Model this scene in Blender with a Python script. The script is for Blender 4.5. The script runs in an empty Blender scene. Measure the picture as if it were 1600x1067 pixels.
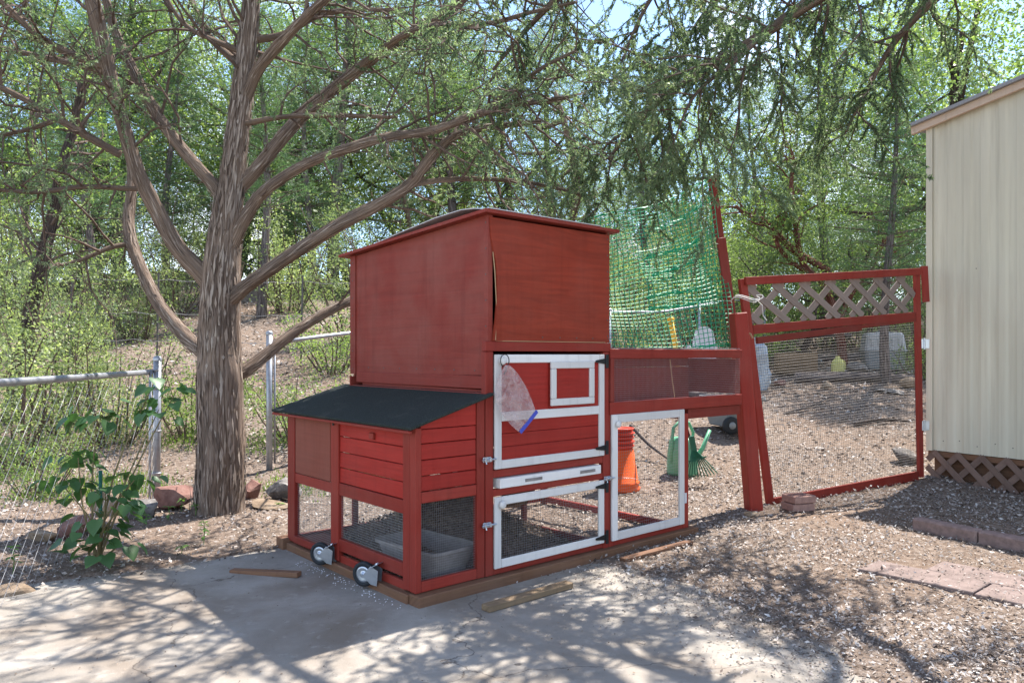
import bpy, math, random
import numpy as np
from mathutils import Vector, Matrix, Euler

# ------------------------------------------------------------------ camera, sky, sun, exposure
scn = bpy.context.scene
COL = scn.collection
F, HY, CH = 1180.0, 553.0, 1.25          # focal length and horizon row in photo pixels, camera height
cam_d = bpy.data.cameras.new('camera'); cam = bpy.data.objects.new('camera', cam_d); COL.objects.link(cam)
cam_d.sensor_width = 36.0; cam_d.lens = 36.0 * F / 1600.0
cam_d.shift_y = (HY - 533.5) / 1600.0
cam_d.clip_start = 0.05; cam_d.clip_end = 900.0
cam.location = (0, 0, CH); cam.rotation_euler = (math.radians(90), 0, 0)
scn.camera = cam

SUN_AZ, SUN_EL = math.radians(39.5), math.radians(58.0)
world = bpy.data.worlds.new('World'); scn.world = world; world.use_nodes = True
wn, wl = world.node_tree.nodes, world.node_tree.links
wn.clear()
w_out = wn.new('ShaderNodeOutputWorld'); w_bg = wn.new('ShaderNodeBackground')
w_sky = wn.new('ShaderNodeTexSky'); w_sky.sky_type = 'NISHITA'; w_sky.sun_disc = False
w_sky.altitude = 1500.0; w_sky.dust_density = 0.3; w_sky.ozone_density = 1.2; w_sky.sun_elevation = SUN_EL; w_sky.sun_rotation = SUN_AZ
w_tc = wn.new('ShaderNodeTexCoord'); w_no = wn.new('ShaderNodeTexNoise'); w_rp = wn.new('ShaderNodeValToRGB')
w_mx = wn.new('ShaderNodeMix'); w_mx.data_type = 'RGBA'
w_no.inputs['Scale'].default_value = 2.6; w_no.inputs['Detail'].default_value = 7.0; w_no.inputs['Roughness'].default_value = 0.58
w_rp.color_ramp.elements[0].position = 0.51; w_rp.color_ramp.elements[1].position = 0.70
wl.new(w_tc.outputs['Generated'], w_no.inputs['Vector']); wl.new(w_no.outputs['Fac'], w_rp.inputs['Fac'])
wl.new(w_rp.outputs['Color'], w_mx.inputs[0]); wl.new(w_sky.outputs['Color'], w_mx.inputs[6])
w_mx.inputs[7].default_value = (7.0, 7.1, 7.3, 1)
wl.new(w_mx.outputs[2], w_bg.inputs['Color']); w_bg.inputs['Strength'].default_value = 0.15
wl.new(w_bg.outputs['Background'], w_out.inputs['Surface'])

sun_d = bpy.data.lights.new('sun', 'SUN'); sun = bpy.data.objects.new('sun', sun_d); COL.objects.link(sun)
sun_d.energy = 5.0; sun_d.angle = math.radians(0.5); sun_d.color = (1.0, 0.95, 0.88)
sdir = Vector((math.sin(SUN_AZ) * math.cos(SUN_EL), math.cos(SUN_AZ) * math.cos(SUN_EL), math.sin(SUN_EL)))
sun.rotation_euler = (-sdir).to_track_quat('-Z', 'Y').to_euler(); sun.location = (6, 8, 14)

scn.view_settings.view_transform = 'Standard'; scn.view_settings.look = 'None'
scn.view_settings.exposure = 1.42; scn.view_settings.gamma = 1.0; scn.view_settings.use_curve_mapping = False
scn.render.engine = 'CYCLES'
scn.cycles.use_denoising = True
scn.cycles.max_bounces = 8; scn.cycles.diffuse_bounces = 4; scn.cycles.transmission_bounces = 5; scn.cycles.transparent_max_bounces = 12
scn.cycles.sample_clamp_indirect = 6.0

# ------------------------------------------------------------------ helpers
rng = np.random.default_rng(7); random.seed(7)

def P(px, py, d):
    """world point seen at photo pixel (px,py) at distance d in front of the camera"""
    return Vector(((px - 800.0) / F * d, d, CH - (py - HY) / F * d))

SLAB = [(-6.0, -3.0), (-4.2, 2.6), (-3.3, 3.55), (-2.95, 3.92), (-2.55, 4.15), (-2.1, 4.42), (-1.75, 4.68), (-1.45, 4.93), (-1.0, 5.2), (-0.4, 5.2), (0.1, 4.85),
        (0.45, 4.62), (0.72, 4.42), (0.95, 4.15), (1.14, 3.86), (1.30, 3.55), (1.38, 3.3), (1.46, 2.95), (1.50, 2.5), (1.52, 1.6), (1.6, -3.0)]
SLN = np.array(SLAB)
def slab_in(x, y):
    """depth inside the slab outline in metres (0 outside)"""
    x = np.asarray(x, float); y = np.asarray(y, float); sh = x.shape; x = x.ravel(); y = y.ravel(); out = np.zeros(len(x))
    c = np.nonzero((y < 5.4) & (x > -6.2) & (x < 1.8) & (y > -3.2))[0]
    if len(c):
        px, py = x[c], y[c]; d = np.full(len(c), 1e9); ins = np.zeros(len(c), bool); n = len(SLN)
        for k in range(n):
            a = SLN[k]; b = SLN[(k + 1) % n]; e = b - a; t = np.clip(((px - a[0]) * e[0] + (py - a[1]) * e[1]) / (e @ e), 0, 1)
            d = np.minimum(d, np.hypot(px - a[0] - t * e[0], py - a[1] - t * e[1]))
            ins ^= ((a[1] > py) != (b[1] > py)) & (px < e[0] * (py - a[1]) / (e[1] + 1e-12) + a[0])
        out[c] = np.where(ins, d, 0)
    return out.reshape(sh)

def tz(x, y):
    """height of the ground"""
    x = np.asarray(x, float); y = np.asarray(y, float)
    def ramp(v, w): return np.where(v > 0, v * v / (np.abs(v) + w), 0.0)
    rgt = 1.0 / (1.0 + np.exp(-(x - 0.5) * 0.9))
    s = 0.21 * (1 - rgt) + 0.128 * rgt
    yy = np.minimum(y, 21.0) + 9.0 * (1 - np.exp(-np.maximum(y - 21.0, 0) / 9.0))
    di = slab_in(x, y)
    wob = 0.05 * np.sin(7.3 * x + 2.1 * np.sin(5.1 * y)) * np.sin(6.1 * y + 1.7) + 0.035 * np.sin(17 * x + 3 * np.sin(9 * y)) * np.sin(19 * y + 2 * np.sin(13 * x)) + 0.02 * np.sin(41 * x + 11 * y) * np.sin(37 * y - 5 * x)
    rim = np.where(x > 0.2, 0.20, 0.09)
    lap = np.clip((di + wob * np.where(x > 0.2, 1.0, 0.5)) / rim, 0, 1)
    z = 0.010 - np.where(di > 0, 0.05 * lap, 0) + s * ramp(yy - 6.6, 0.8)
    z = z + rgt * 0.05 * ramp(yy - 17.0, 5.0)
    far = np.clip((y - 9.0) / 20.0, 0, 1)
    z = z + far * (0.35 * np.sin(x * 0.45 + 1.0) * np.sin(y * 0.31) + 0.2 * np.sin(x * 0.9 + y * 0.7))
    z = z + 0.012 * np.sin(x * 3.1 + 0.4) * np.sin(y * 2.7) * np.clip((y - 4.9) / 2, 0, 1)
    return z

def G(px, d, off=0.0):
    x = (px - 800.0) / F * d
    return Vector((x, d, float(tz(x, d)) + off))

def tag(o, label, cat, group=None, kind=None):
    if label: o['label'] = label
    if cat: o['category'] = cat
    if group: o['group'] = group
    if kind: o['kind'] = kind
    return o

def empty(name, loc=(0, 0, 0), rz=0.0, label=None, cat=None, group=None):
    o = bpy.data.objects.new(name, None); COL.objects.link(o)
    o.location = loc; o.rotation_euler = (0, 0, rz); o.empty_display_size = 0.1
    return tag(o, label, cat, group)

def link(name, me, parent=None, loc=None, rot=None, scale=None):
    o = bpy.data.objects.new(name, me); COL.objects.link(o)
    if parent is not None: o.parent = parent
    if loc is not None: o.location = loc
    if rot is not None: o.rotation_euler = rot
    if scale is not None: o.scale = scale if hasattr(scale, '__len__') else (scale,) * 3
    return o

class MB:
    """collects faces with uv, makes one mesh object"""
    def __init__(s): s.v = []; s.f = []; s.uv = []
    def face(s, idx, uv): s.f.append(idx); s.uv.extend(uv)
    def cbox(s, c, size, M=None, ch=0.002, uvoff=None):
        """chamfered box"""
        c = Vector(c); h = [max(q, 1e-4) * 0.5 for q in size]; ch = min(ch, min(h) * 0.45)
        if uvoff is None: uvoff = (random.random() * 20, random.random() * 20)
        L = max(range(3), key=lambda i: size[i]); oth = [i for i in range(3) if i != L]
        b = len(s.v); idx = {}
        loc = []
        for sx in (-1, 1):
            for sy in (-1, 1):
                for sz in (-1, 1):
                    sg = (sx, sy, sz)
                    for ax in range(3):
                        p = [sg[i] * (h[i] if i == ax else h[i] - ch) for i in range(3)]
                        idx[(sg, ax)] = b + len(loc); loc.append(Vector(p))
        def uvof(i):
            p = loc[i - b]; return (p[L] + uvoff[0], p[oth[0]] + p[oth[1]] + uvoff[1])
        for p in loc: s.v.append(tuple(c + ((M @ p) if M is not None else p)))
        def add(ids, n):
            a, bb, cc = (loc[i - b] for i in ids[:3])
            if (bb - a).cross(cc - a).dot(n) < 0: ids = ids[::-1]
            s.face(ids, [uvof(i) for i in ids])
        for ax in range(3):
            o1, o2 = [i for i in range(3) if i != ax]
            for sg in (-1, 1):
                ids = []
                for (q1, q2) in ((-1, -1), (1, -1), (1, 1), (-1, 1)):
                    t = [0, 0, 0]; t[ax] = sg; t[o1] = q1; t[o2] = q2; ids.append(idx[(tuple(t), ax)])
                n = Vector((0, 0, 0)); n[ax] = sg; add(ids, n)
        for ax in range(3):
            o1, o2 = [i for i in range(3) if i != ax]
            for q1 in (-1, 1):
                for q2 in (-1, 1):
                    t0 = [0, 0, 0]; t0[ax] = -1; t0[o1] = q1; t0[o2] = q2; t1 = list(t0); t1[ax] = 1
                    t0 = tuple(t0); t1 = tuple(t1)
                    n = Vector((0, 0, 0)); n[o1] = q1; n[o2] = q2
                    add([idx[(t0, o1)], idx[(t1, o1)], idx[(t1, o2)], idx[(t0, o2)]], n)
        for sx in (-1, 1):
            for sy in (-1, 1):
                for sz in (-1, 1):
                    sg = (sx, sy, sz); add([idx[(sg, 0)], idx[(sg, 1)], idx[(sg, 2)]], Vector(sg))
        return s
    def span(s, a, b, ch=0.002):
        """box from min corner to max corner"""
        a = Vector(a); b = Vector(b)
        return s.cbox((a + b) / 2, (abs(b.x - a.x), abs(b.y - a.y), abs(b.z - a.z)), None, ch)
    def beam(s, p0, p1, w, t, side=(0, 0, 1), ch=0.002):
        """bar from p0 to p1, w along 'side', t across"""
        p0 = Vector(p0); p1 = Vector(p1); x = (p1 - p0); l = x.length; x.normalize()
        y = Vector(side); y = (y - x * y.dot(x)).normalized(); z = x.cross(y)
        M = Matrix((x, y, z)).transposed()
        return s.cbox((p0 + p1) / 2, (l, w, t), M, ch)
    def prism(s, poly, axis, t0, t1):
        """polygon (list of 2d) in the plane orthogonal to axis, extruded t0..t1; axis 0,1,2"""
        b = len(s.v); n = len(poly); off = (random.random() * 9, random.random() * 9)
        def mk(p, t):
            if axis == 0: return (t, p[0], p[1])
            if axis == 1: return (p[0], t, p[1])
            return (p[0], p[1], t)
        for t in (t0, t1):
            for p in poly: s.v.append(mk(p, t))
        uvp = [(p[0] + off[0], p[1] + off[1]) for p in poly]
        area = sum(poly[i][0] * poly[(i + 1) % n][1] - poly[(i + 1) % n][0] * poly[i][1] for i in range(n))
        flip = (area < 0) ^ (axis == 1)
        A = list(range(b, b + n)); B = list(range(b + n, b + 2 * n))
        top, bot = (B, A[::-1])
        s.face(top if not flip else top[::-1], uvp if not flip else uvp[::-1])
        s.face(bot if not flip else bot[::-1], uvp[::-1] if not flip else uvp)
        for i in range(n):
            j = (i + 1) % n; q = [A[i], A[j], B[j], B[i]]; u = [uvp[i], uvp[j], (uvp[j][0], uvp[j][1] + t1 - t0), (uvp[i][0], uvp[i][1] + t1 - t0)]
            if flip: q = q[::-1]; u = u[::-1]
            s.face(q, u)
        return s
    def tube(s, pts, rad, n=8, cap=True, rough=None, seed=0):
        pts = [Vector(p) for p in pts]; m = len(pts)
        if not hasattr(rad, '__len__'): rad = [rad] * m
        b = len(s.v); up = Vector((0.31, 0.17, 0.93)); dist = 0.0; dists = []
        prev = None
        for i, p in enumerate(pts):
            t = (pts[min(i + 1, m - 1)] - pts[max(i - 1, 0)]).normalized()
            if prev is None:
                a = t.cross(up)
                if a.length < 1e-3: a = t.cross(Vector((1, 0, 0)))
            else: a = prev - t * prev.dot(t)
            a.normalize(); prev = a; c = t.cross(a)
            if i: dist += (p - pts[i - 1]).length
            dists.append(dist)
            for k in range(n):
                an = 2 * math.pi * k / n; r = rad[i]
                if rough: r *= 1 + rough(an, dist)
                s.v.append(tuple(p + (a * math.cos(an) + c * math.sin(an)) * r))
        for i in range(m - 1):
            for k in range(n):
                k2 = (k + 1) % n
                u0, u1 = k / n, (k + 1) / n
                s.face([b + i * n + k, b + i * n + k2, b + (i + 1) * n + k2, b + (i + 1) * n + k],
                       [(u0, dists[i]), (u1, dists[i]), (u1, dists[i + 1]), (u0, dists[i + 1])])
        if cap:
            s.face([b + k for k in range(n)][::-1], [(0, 0)] * n)
            s.face([b + (m - 1) * n + k for k in range(n)], [(0, 0)] * n)
        return s
    def lathe(s, prof, n=20, c=(0, 0, 0), M=None):
        """profile list of (r,z) about z"""
        b = len(s.v); c = Vector(c)
        for (r, z) in prof:
            for k in range(n):
                a = 2 * math.pi * k / n; p = Vector((r * math.cos(a), r * math.sin(a), z))
                s.v.append(tuple(c + ((M @ p) if M is not None else p)))
        for i in range(len(prof) - 1):
            for k in range(n):
                k2 = (k + 1) % n
                s.face([b + i * n + k, b + i * n + k2, b + (i + 1) * n + k2, b + (i + 1) * n + k], [(k / n, i), (k2 / n, i), (k2 / n, i + 1), (k / n, i + 1)])
        return s
    def mesh(s, name, mat, smooth=False):
        me = bpy.data.meshes.new(name); me.from_pydata(s.v, [], s.f)
        uvl = me.uv_layers.new(name='UVMap'); uvl.data.foreach_set('uv', np.array(s.uv, 'f').ravel())
        if smooth: me.polygons.foreach_set('use_smooth', np.ones(len(me.polygons), bool))
        if mat is not None: me.materials.append(mat)
        me.update(); return me
    def build(s, name, mat, parent=None, smooth=False, **k):
        return link(name, s.mesh(name, mat, smooth), parent, **k)

def np_mesh(name, V, Q, mat, rnd=None, smooth=False):
    """mesh from numpy arrays; Q (M,3) or (M,4); rnd per face -> attribute"""
    me = bpy.data.meshes.new(name); k = Q.shape[1]
    me.vertices.add(len(V)); me.vertices.foreach_set('co', np.ascontiguousarray(V, 'f').ravel())
    me.loops.add(Q.size); me.loops.foreach_set('vertex_index', np.ascontiguousarray(Q, 'i').ravel())
    me.polygons.add(len(Q)); me.polygons.foreach_set('loop_start', np.arange(len(Q), dtype='i') * k)
    me.update(calc_edges=True)
    if rnd is not None:
        at = me.attributes.new('rnd', 'FLOAT', 'FACE'); at.data.foreach_set('value', np.ascontiguousarray(rnd, 'f'))
    if smooth: me.polygons.foreach_set('use_smooth', np.ones(len(Q), bool))
    me.materials.append(mat); me.validate(); return me

def unit(a): return a / np.maximum(np.linalg.norm(a, axis=1, keepdims=True), 1e-9)

def diamonds(B, D, L, W, N, fold=0.15, mid=0.42):
    """one folded diamond leaf per row"""
    D = unit(D); S = np.cross(D, N); S = unit(S); U = np.cross(S, D)
    L = L[:, None]; W = W[:, None]
    a = B; c = B + D * L; m = B + D * L * mid
    l = m + S * W * 0.5 + U * W * fold; r = m - S * W * 0.5 + U * W * fold
    V = np.stack([a, l, c, r], 1).reshape(-1, 3)
    Q = np.arange(len(B) * 4).reshape(-1, 4)
    return V, Q

def catmull(pts, n=5):
    pts = [Vector(p) for p in pts]; out = []
    for i in range(len(pts) - 1):
        p0 = pts[max(i - 1, 0)]; p1 = pts[i]; p2 = pts[i + 1]; p3 = pts[min(i + 2, len(pts) - 1)]
        for k in range(n):
            t = k / n
            out.append(0.5 * ((2 * p1) + (p2 - p0) * t + (2 * p0 - 5 * p1 + 4 * p2 - p3) * t * t + (3 * p1 - p0 - 3 * p2 + p3) * t ** 3))
    out.append(pts[-1]); return out

def cat1(vals, n=5):
    out = []
    for i in range(len(vals) - 1):
        for k in range(n): out.append(vals[i] + (vals[i + 1] - vals[i]) * k / n)
    out.append(vals[-1]); return out

# ------------------------------------------------------------------ materials
def newmat(name):
    m = bpy.data.materials.new(name); m.use_nodes = True
    n = m.node_tree.nodes; l = m.node_tree.links; b = n['Principled BSDF']; return m, n, l, b

def ramp(n, stops):
    r = n.new('ShaderNodeValToRGB'); e = r.color_ramp.elements
    e[0].position, e[0].color = stops[0][0], (*stops[0][1], 1); e[1].position, e[1].color = stops[-1][0], (*stops[-1][1], 1)
    for p, c in stops[1:-1]:
        q = e.new(p); q.color = (*c, 1)
    return r

def mixc(n, l, fac, a, b, mode='MIX'):
    x = n.new('ShaderNodeMix'); x.data_type = 'RGBA'; x.blend_type = mode
    for sock, v in ((0, fac), (6, a), (7, b)):
        if isinstance(v, (int, float)): x.inputs[sock].default_value = v
        elif isinstance(v, tuple): x.inputs[sock].default_value = (*v[:3], 1)
        else: l.new(v, x.inputs[sock])
    return x.outputs[2]

def noise(n, l, vec, scale, detail=4, rough=0.55, dist=0.0):
    t = n.new('ShaderNodeTexNoise'); t.inputs['Scale'].default_value = scale; t.inputs['Detail'].default_value = detail
    t.inputs['Roughness'].default_value = rough; t.inputs['Distortion'].default_value = dist
    if vec is not None: l.new(vec, t.inputs['Vector'])
    return t.outputs['Fac']

def mapping(n, l, vec, sc):
    m = n.new('ShaderNodeMapping'); m.inputs['Scale'].default_value = sc; l.new(vec, m.inputs['Vector']); return m.outputs['Vector']

def bump(n, l, b, h, st=0.3, dist=0.01):
    x = n.new('ShaderNodeBump'); x.inputs['Strength'].default_value = st; x.inputs['Distance'].default_value = dist
    l.new(h, x.inputs['Height']); l.new(x.outputs['Normal'], b.inputs['Normal'])

def wood(name, col, rough=0.6, grain=0.25, bare=None, bare_at=0.70, gs=(2.5, 55, 1), fade=0.25, swirl=0.0):
    """painted or bare board: grain runs along u of the uv map (metres)"""
    m, n, l, b = newmat(name); tc = n.new('ShaderNodeTexCoord'); oi = n.new('ShaderNodeObjectInfo')
    g = noise(n, l, mapping(n, l, tc.outputs['UV'], gs), 1.0, 5, 0.6, swirl)
    lo = tuple(c * (1 - grain) for c in col); hi = tuple(min(1, c * (1 + grain * 0.8)) for c in col)
    r = ramp(n, [(0.25, lo), (0.75, hi)]); l.new(g, r.inputs['Fac'])
    big = noise(n, l, tc.outputs['Object'], 3.5, 5, 0.6); br = ramp(n, [(0.35, (0, 0, 0)), (0.75, (1, 1, 1))]); l.new(big, br.inputs['Fac'])
    dusty = tuple(c * 0.62 + q * 0.38 for c, q in zip(col, (0.36, 0.27, 0.22)))
    fm = n.new('ShaderNodeMath'); fm.operation = 'MULTIPLY'; fm.inputs[1].default_value = fade; l.new(br.outputs['Color'], fm.inputs[0])
    c = mixc(n, l, fm.outputs[0], r.outputs['Color'], dusty)
    vr = n.new('ShaderNodeMapRange'); vr.inputs['To Min'].default_value = 0.86; vr.inputs['To Max'].default_value = 1.12; l.new(oi.outputs['Random'], vr.inputs['Value'])
    vm = n.new('ShaderNodeVectorMath'); vm.operation = 'SCALE'; l.new(c, vm.inputs[0]); l.new(vr.outputs['Result'], vm.inputs['Scale']); c = vm.outputs['Vector']
    dp = noise(n, l, mapping(n, l, tc.outputs['Object'], (16, 16, 1.1)), 1.0, 6, 0.7); dpr = ramp(n, [(0.52, (0, 0, 0)), (0.72, (0.30, 0.30, 0.30))]); l.new(dp, dpr.inputs['Fac'])
    c = mixc(n, l, dpr.outputs['Color'], c, tuple(q * 0.45 for q in col))
    if bare:
        k = noise(n, l, mapping(n, l, tc.outputs['UV'], (9, 60, 1)), 1.0, 6, 0.7)
        kr = ramp(n, [(bare_at, (0, 0, 0)), (bare_at + 0.03, (1, 1, 1))]); l.new(k, kr.inputs['Fac'])
        c = mixc(n, l, kr.outputs['Color'], c, bare)
    l.new(c, b.inputs['Base Color']); b.inputs['Roughness'].default_value = rough
    b.inputs['Specular IOR Level'].default_value = 0.18
    bump(n, l, b, g, 0.45, 0.004)
    return m

def plain(name, col, rough=0.5, metal=0.0, var=0.12, scale=18, spec=0.4):
    m, n, l, b = newmat(name); tc = n.new('ShaderNodeTexCoord')
    g = noise(n, l, tc.outputs['Object'], scale, 5, 0.65)
    r = ramp(n, [(0.3, tuple(c * (1 - var) for c in col)), (0.7, tuple(min(1, c * (1 + var)) for c in col))]); l.new(g, r.inputs['Fac'])
    l.new(r.outputs['Color'], b.inputs['Base Color']); b.inputs['Roughness'].default_value = rough; b.inputs['Metallic'].default_value = metal
    b.inputs['Specular IOR Level'].default_value = spec
    return m

def leafmat(name, stops, transl=0.4, tint=(1.15, 1.25, 0.55), rough=0.5):
    m, n, l, b = newmat(name); out = n['Material Output']
    at = n.new('ShaderNodeAttribute'); at.attribute_name = 'rnd'
    oi = n.new('ShaderNodeObjectInfo')
    r = ramp(n, stops); l.new(at.outputs['Fac'], r.inputs['Fac'])
    vr = n.new('ShaderNodeMapRange'); vr.inputs['To Min'].default_value = 0.85; vr.inputs['To Max'].default_value = 1.15; l.new(oi.outputs['Random'], vr.inputs['Value'])
    vm = n.new('ShaderNodeVectorMath'); vm.operation = 'SCALE'; l.new(r.outputs['Color'], vm.inputs[0]); l.new(vr.outputs['Result'], vm.inputs['Scale'])
    l.new(vm.outputs['Vector'], b.inputs['Base Color']); b.inputs['Roughness'].default_value = rough; b.inputs['Specular IOR Level'].default_value = 0.35
    t = n.new('ShaderNodeBsdfTranslucent'); tv = n.new('ShaderNodeVectorMath'); tv.operation = 'MULTIPLY'
    l.new(vm.outputs['Vector'], tv.inputs[0]); tv.inputs[1].default_value = tint; l.new(tv.outputs['Vector'], t.inputs['Color'])
    mx = n.new('ShaderNodeMixShader'); mx.inputs[0].default_value = transl
    l.new(b.outputs['BSDF'], mx.inputs[1]); l.new(t.outputs['BSDF'], mx.inputs[2]); l.new(mx.outputs['Shader'], out.inputs['Surface'])
    return m

def bark(name, c0, c1, c2, us=9, vs=2.2, st=0.9, dist=0.03):
    m, n, l, b = newmat(name); tc = n.new('ShaderNodeTexCoord')
    # the uv seam is hidden by wrapping u on a circle
    sx = n.new('ShaderNodeSeparateXYZ'); l.new(tc.outputs['UV'], sx.inputs[0])
    mu = n.new('ShaderNodeMath'); mu.operation = 'MULTIPLY'; mu.inputs[1].default_value = 2 * math.pi; l.new(sx.outputs['X'], mu.inputs[0])
    cs = n.new('ShaderNodeMath'); cs.operation = 'COSINE'; l.new(mu.outputs[0], cs.inputs[0])
    sn = n.new('ShaderNodeMath'); sn.operation = 'SINE'; l.new(mu.outputs[0], sn.inputs[0])
    cb = n.new('ShaderNodeCombineXYZ'); l.new(cs.outputs[0], cb.inputs[0]); l.new(sn.outputs[0], cb.inputs[1]); l.new(sx.outputs['Y'], cb.inputs[2])
    g = noise(n, l, mapping(n, l, cb.outputs[0], (us, us, vs)), 1.0, 7, 0.68, 0.6)
    r = ramp(n, [(0.36, c0), (0.50, c1), (0.66, c2)]); l.new(g, r.inputs['Fac'])
    big = noise(n, l, tc.outputs['Object'], 4.0, 4); br = ramp(n, [(0.35, (0.75, 0.72, 0.72)), (0.7, (1.12, 1.06, 1.0))]); l.new(big, br.inputs['Fac'])
    l.new(mixc(n, l, 1.0, r.outputs['Color'], br.outputs['Color'], 'MULTIPLY'), b.inputs['Base Color'])
    b.inputs['Roughness'].default_value = 0.95; b.inputs['Specular IOR Level'].default_value = 0.1
    bump(n, l, b, g, st, dist); return m

M = {}
RED = (0.245, 0.027, 0.018)
M['red'] = wood('red_paint', RED, 0.5, 0.16, bare=(0.30, 0.19, 0.11), bare_at=0.71, fade=0.20)
M['red_bright'] = wood('bright_red_plank_paint', (0.325, 0.023, 0.016), 0.55, 0.20, fade=0.10)
M['red_dull'] = wood('dull_red_paint', (0.20, 0.030, 0.021), 0.6, 0.12, fade=0.16)
M['red_ply'] = wood('red_stained_plywood', (0.26, 0.035, 0.016), 0.62, 0.27, gs=(1.4, 15, 1), fade=0.16, swirl=2.2)
M['red_side'] = wood('red_painted_panel', (0.205, 0.032, 0.022), 0.6, 0.16, gs=(1.2, 26, 1), fade=0.34, swirl=0.8)
M['red_brown'] = wood('brown_red_panel', (0.24, 0.065, 0.042), 0.65, 0.10, fade=0.2)
M['white'] = wood('white_paint', (0.66, 0.645, 0.625), 0.5, 0.08, bare=(0.42, 0.36, 0.30), bare_at=0.70, fade=0.22)
M['skid'] = wood('brown_skid_timber', (0.17, 0.085, 0.048), 0.75, 0.3, fade=0.3)
M['oldwood'] = wood('weathered_wood', (0.20, 0.14, 0.085), 0.85, 0.35, fade=0.3)
M['lattice'] = wood('taupe_lattice', (0.27, 0.21, 0.18), 0.75, 0.2, fade=0.2)
M['skirt'] = wood('brown_skirt_lattice', (0.19, 0.125, 0.10), 0.8, 0.2, fade=0.25)
M['rawedge'] = wood('raw_plywood_edge', (0.42, 0.27, 0.15), 0.8, 0.3)
M['steel'] = plain('zinc_steel', (0.50, 0.54, 0.60), 0.32, 0.85)
M['galv'] = plain('galvanised_pipe', (0.36, 0.37, 0.40), 0.45, 0.7, 0.18, 25)
M['wire'] = plain('galvanised_wire', (0.33, 0.33, 0.34), 0.5, 0.4)
M['wire_dark'] = plain('dull_wire', (0.10, 0.09, 0.085), 0.6, 0.3)
M['black'] = plain('black_iron', (0.012, 0.014, 0.016), 0.45, 0.2)
M['rubber'] = plain('black_rubber', (0.015, 0.018, 0.022), 0.7)
M['orange'] = plain('orange_plastic', (0.75, 0.11, 0.012), 0.4, 0, 0.06)
M['redplastic'] = plain('red_plastic', (0.62, 0.045, 0.015), 0.4, 0, 0.06)
M['greenplastic'] = plain('green_plastic', (0.12, 0.36, 0.21), 0.45, 0, 0.08)
M['darkgreen'] = plain('dark_green_plastic', (0.015, 0.12, 0.07), 0.45, 0, 0.1)
M['greyplastic'] = plain('grey_plastic', (0.20, 0.22, 0.23), 0.5, 0, 0.1)
M['palegrey'] = plain('pale_grey_plastic', (0.55, 0.54, 0.56), 0.5, 0, 0.1)
M['tub'] = plain('dusty_tub_plastic', (0.21, 0.19, 0.18), 0.7, 0, 0.22)
M['yellow'] = plain('yellow_paint', (0.72, 0.36, 0.02), 0.5, 0, 0.08)
M['lemon'] = plain('lemon_plastic', (0.46, 0.45, 0.14), 0.6, 0, 0.08)
M['net'] = plain('green_net', (0.003, 0.34, 0.16), 0.5, 0, 0.1)
M['brick'] = plain('pink_brick', (0.30, 0.185, 0.155), 0.9, 0, 0.2, 40, 0.1)
M['paver'] = plain('pink_paver', (0.19, 0.145, 0.13), 0.95, 0, 0.25, 14, 0.1)
M['edging'] = plain('concrete_edging', (0.25, 0.175, 0.155), 0.95, 0, 0.28, 22, 0.1)
M['string'] = plain('white_string', (0.6, 0.58, 0.55), 0.8)
M['pellet'] = plain('white_pellet', (0.75, 0.74, 0.76), 0.7)
M['fascia'] = wood('peach_fascia', (0.62, 0.48, 0.37), 0.7, 0.1, fade=0.35)
M['blue'] = plain('blue_zip', (0.05, 0.07, 0.42), 0.4)
M['stake'] = plain('green_stake', (0.015, 0.12, 0.075), 0.5)
M['roofgrey'] = plain('grey_roll_roofing', (0.30, 0.30, 0.31), 0.9, 0, 0.2, 60, 0.1)
M['stem'] = plain('green_stem', (0.16, 0.13, 0.06), 0.7)

def felt():
    m, n, l, b = newmat('dark_roof_felt'); tc = n.new('ShaderNodeTexCoord')
    g = noise(n, l, tc.outputs['Object'], 260, 2, 0.7); r = ramp(n, [(0.35, (0.010, 0.013, 0.012)), (0.7, (0.05, 0.058, 0.052))]); l.new(g, r.inputs['Fac'])
    d = noise(n, l, tc.outputs['Object'], 5, 6, 0.7); dr = ramp(n, [(0.55, (0, 0, 0)), (0.85, (0.5, 0.5, 0.5))]); l.new(d, dr.inputs['Fac'])
    l.new(mixc(n, l, dr.outputs['Color'], r.outputs['Color'], (0.10, 0.09, 0.08)), b.inputs['Base Color'])
    b.inputs['Roughness'].default_value = 0.95; b.inputs['Specular IOR Level'].default_value = 0.15; bump(n, l, b, g, 0.6, 0.002); return m
M['felt'] = felt()

def shedpaint():
    m, n, l, b = newmat('cream_sheet_metal'); tc = n.new('ShaderNodeTexCoord')
    g = noise(n, l, mapping(n, l, tc.outputs['Object'], (6, 6, 0.5)), 1.0, 5); r = ramp(n, [(0.3, (0.56, 0.52, 0.405)), (0.7, (0.68, 0.635, 0.50))]); l.new(g, r.inputs['Fac'])
    d = noise(n, l, tc.outputs['Object'], 9, 6, 0.7); dr = ramp(n, [(0.69, (0, 0, 0)), (0.78, (0.6, 0.6, 0.6))]); l.new(d, dr.inputs['Fac'])
    c = mixc(n, l, dr.outputs['Color'], r.outputs['Color'], (0.24, 0.20, 0.15))
    st = noise(n, l, mapping(n, l, tc.outputs['Object'], (22, 22, 0.8)), 1.0, 5, 0.65); sr = ramp(n, [(0.50, (0, 0, 0)), (0.75, (0.35, 0.35, 0.35))]); l.new(st, sr.inputs['Fac'])
    c = mixc(n, l, sr.outputs['Color'], c, (0.33, 0.28, 0.20))
    l.new(c, b.inputs['Base Color']); b.inputs['Roughness'].default_value = 0.55; b.inputs['Specular IOR Level'].default_value = 0.3; return m
M['shed'] = shedpaint()

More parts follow.
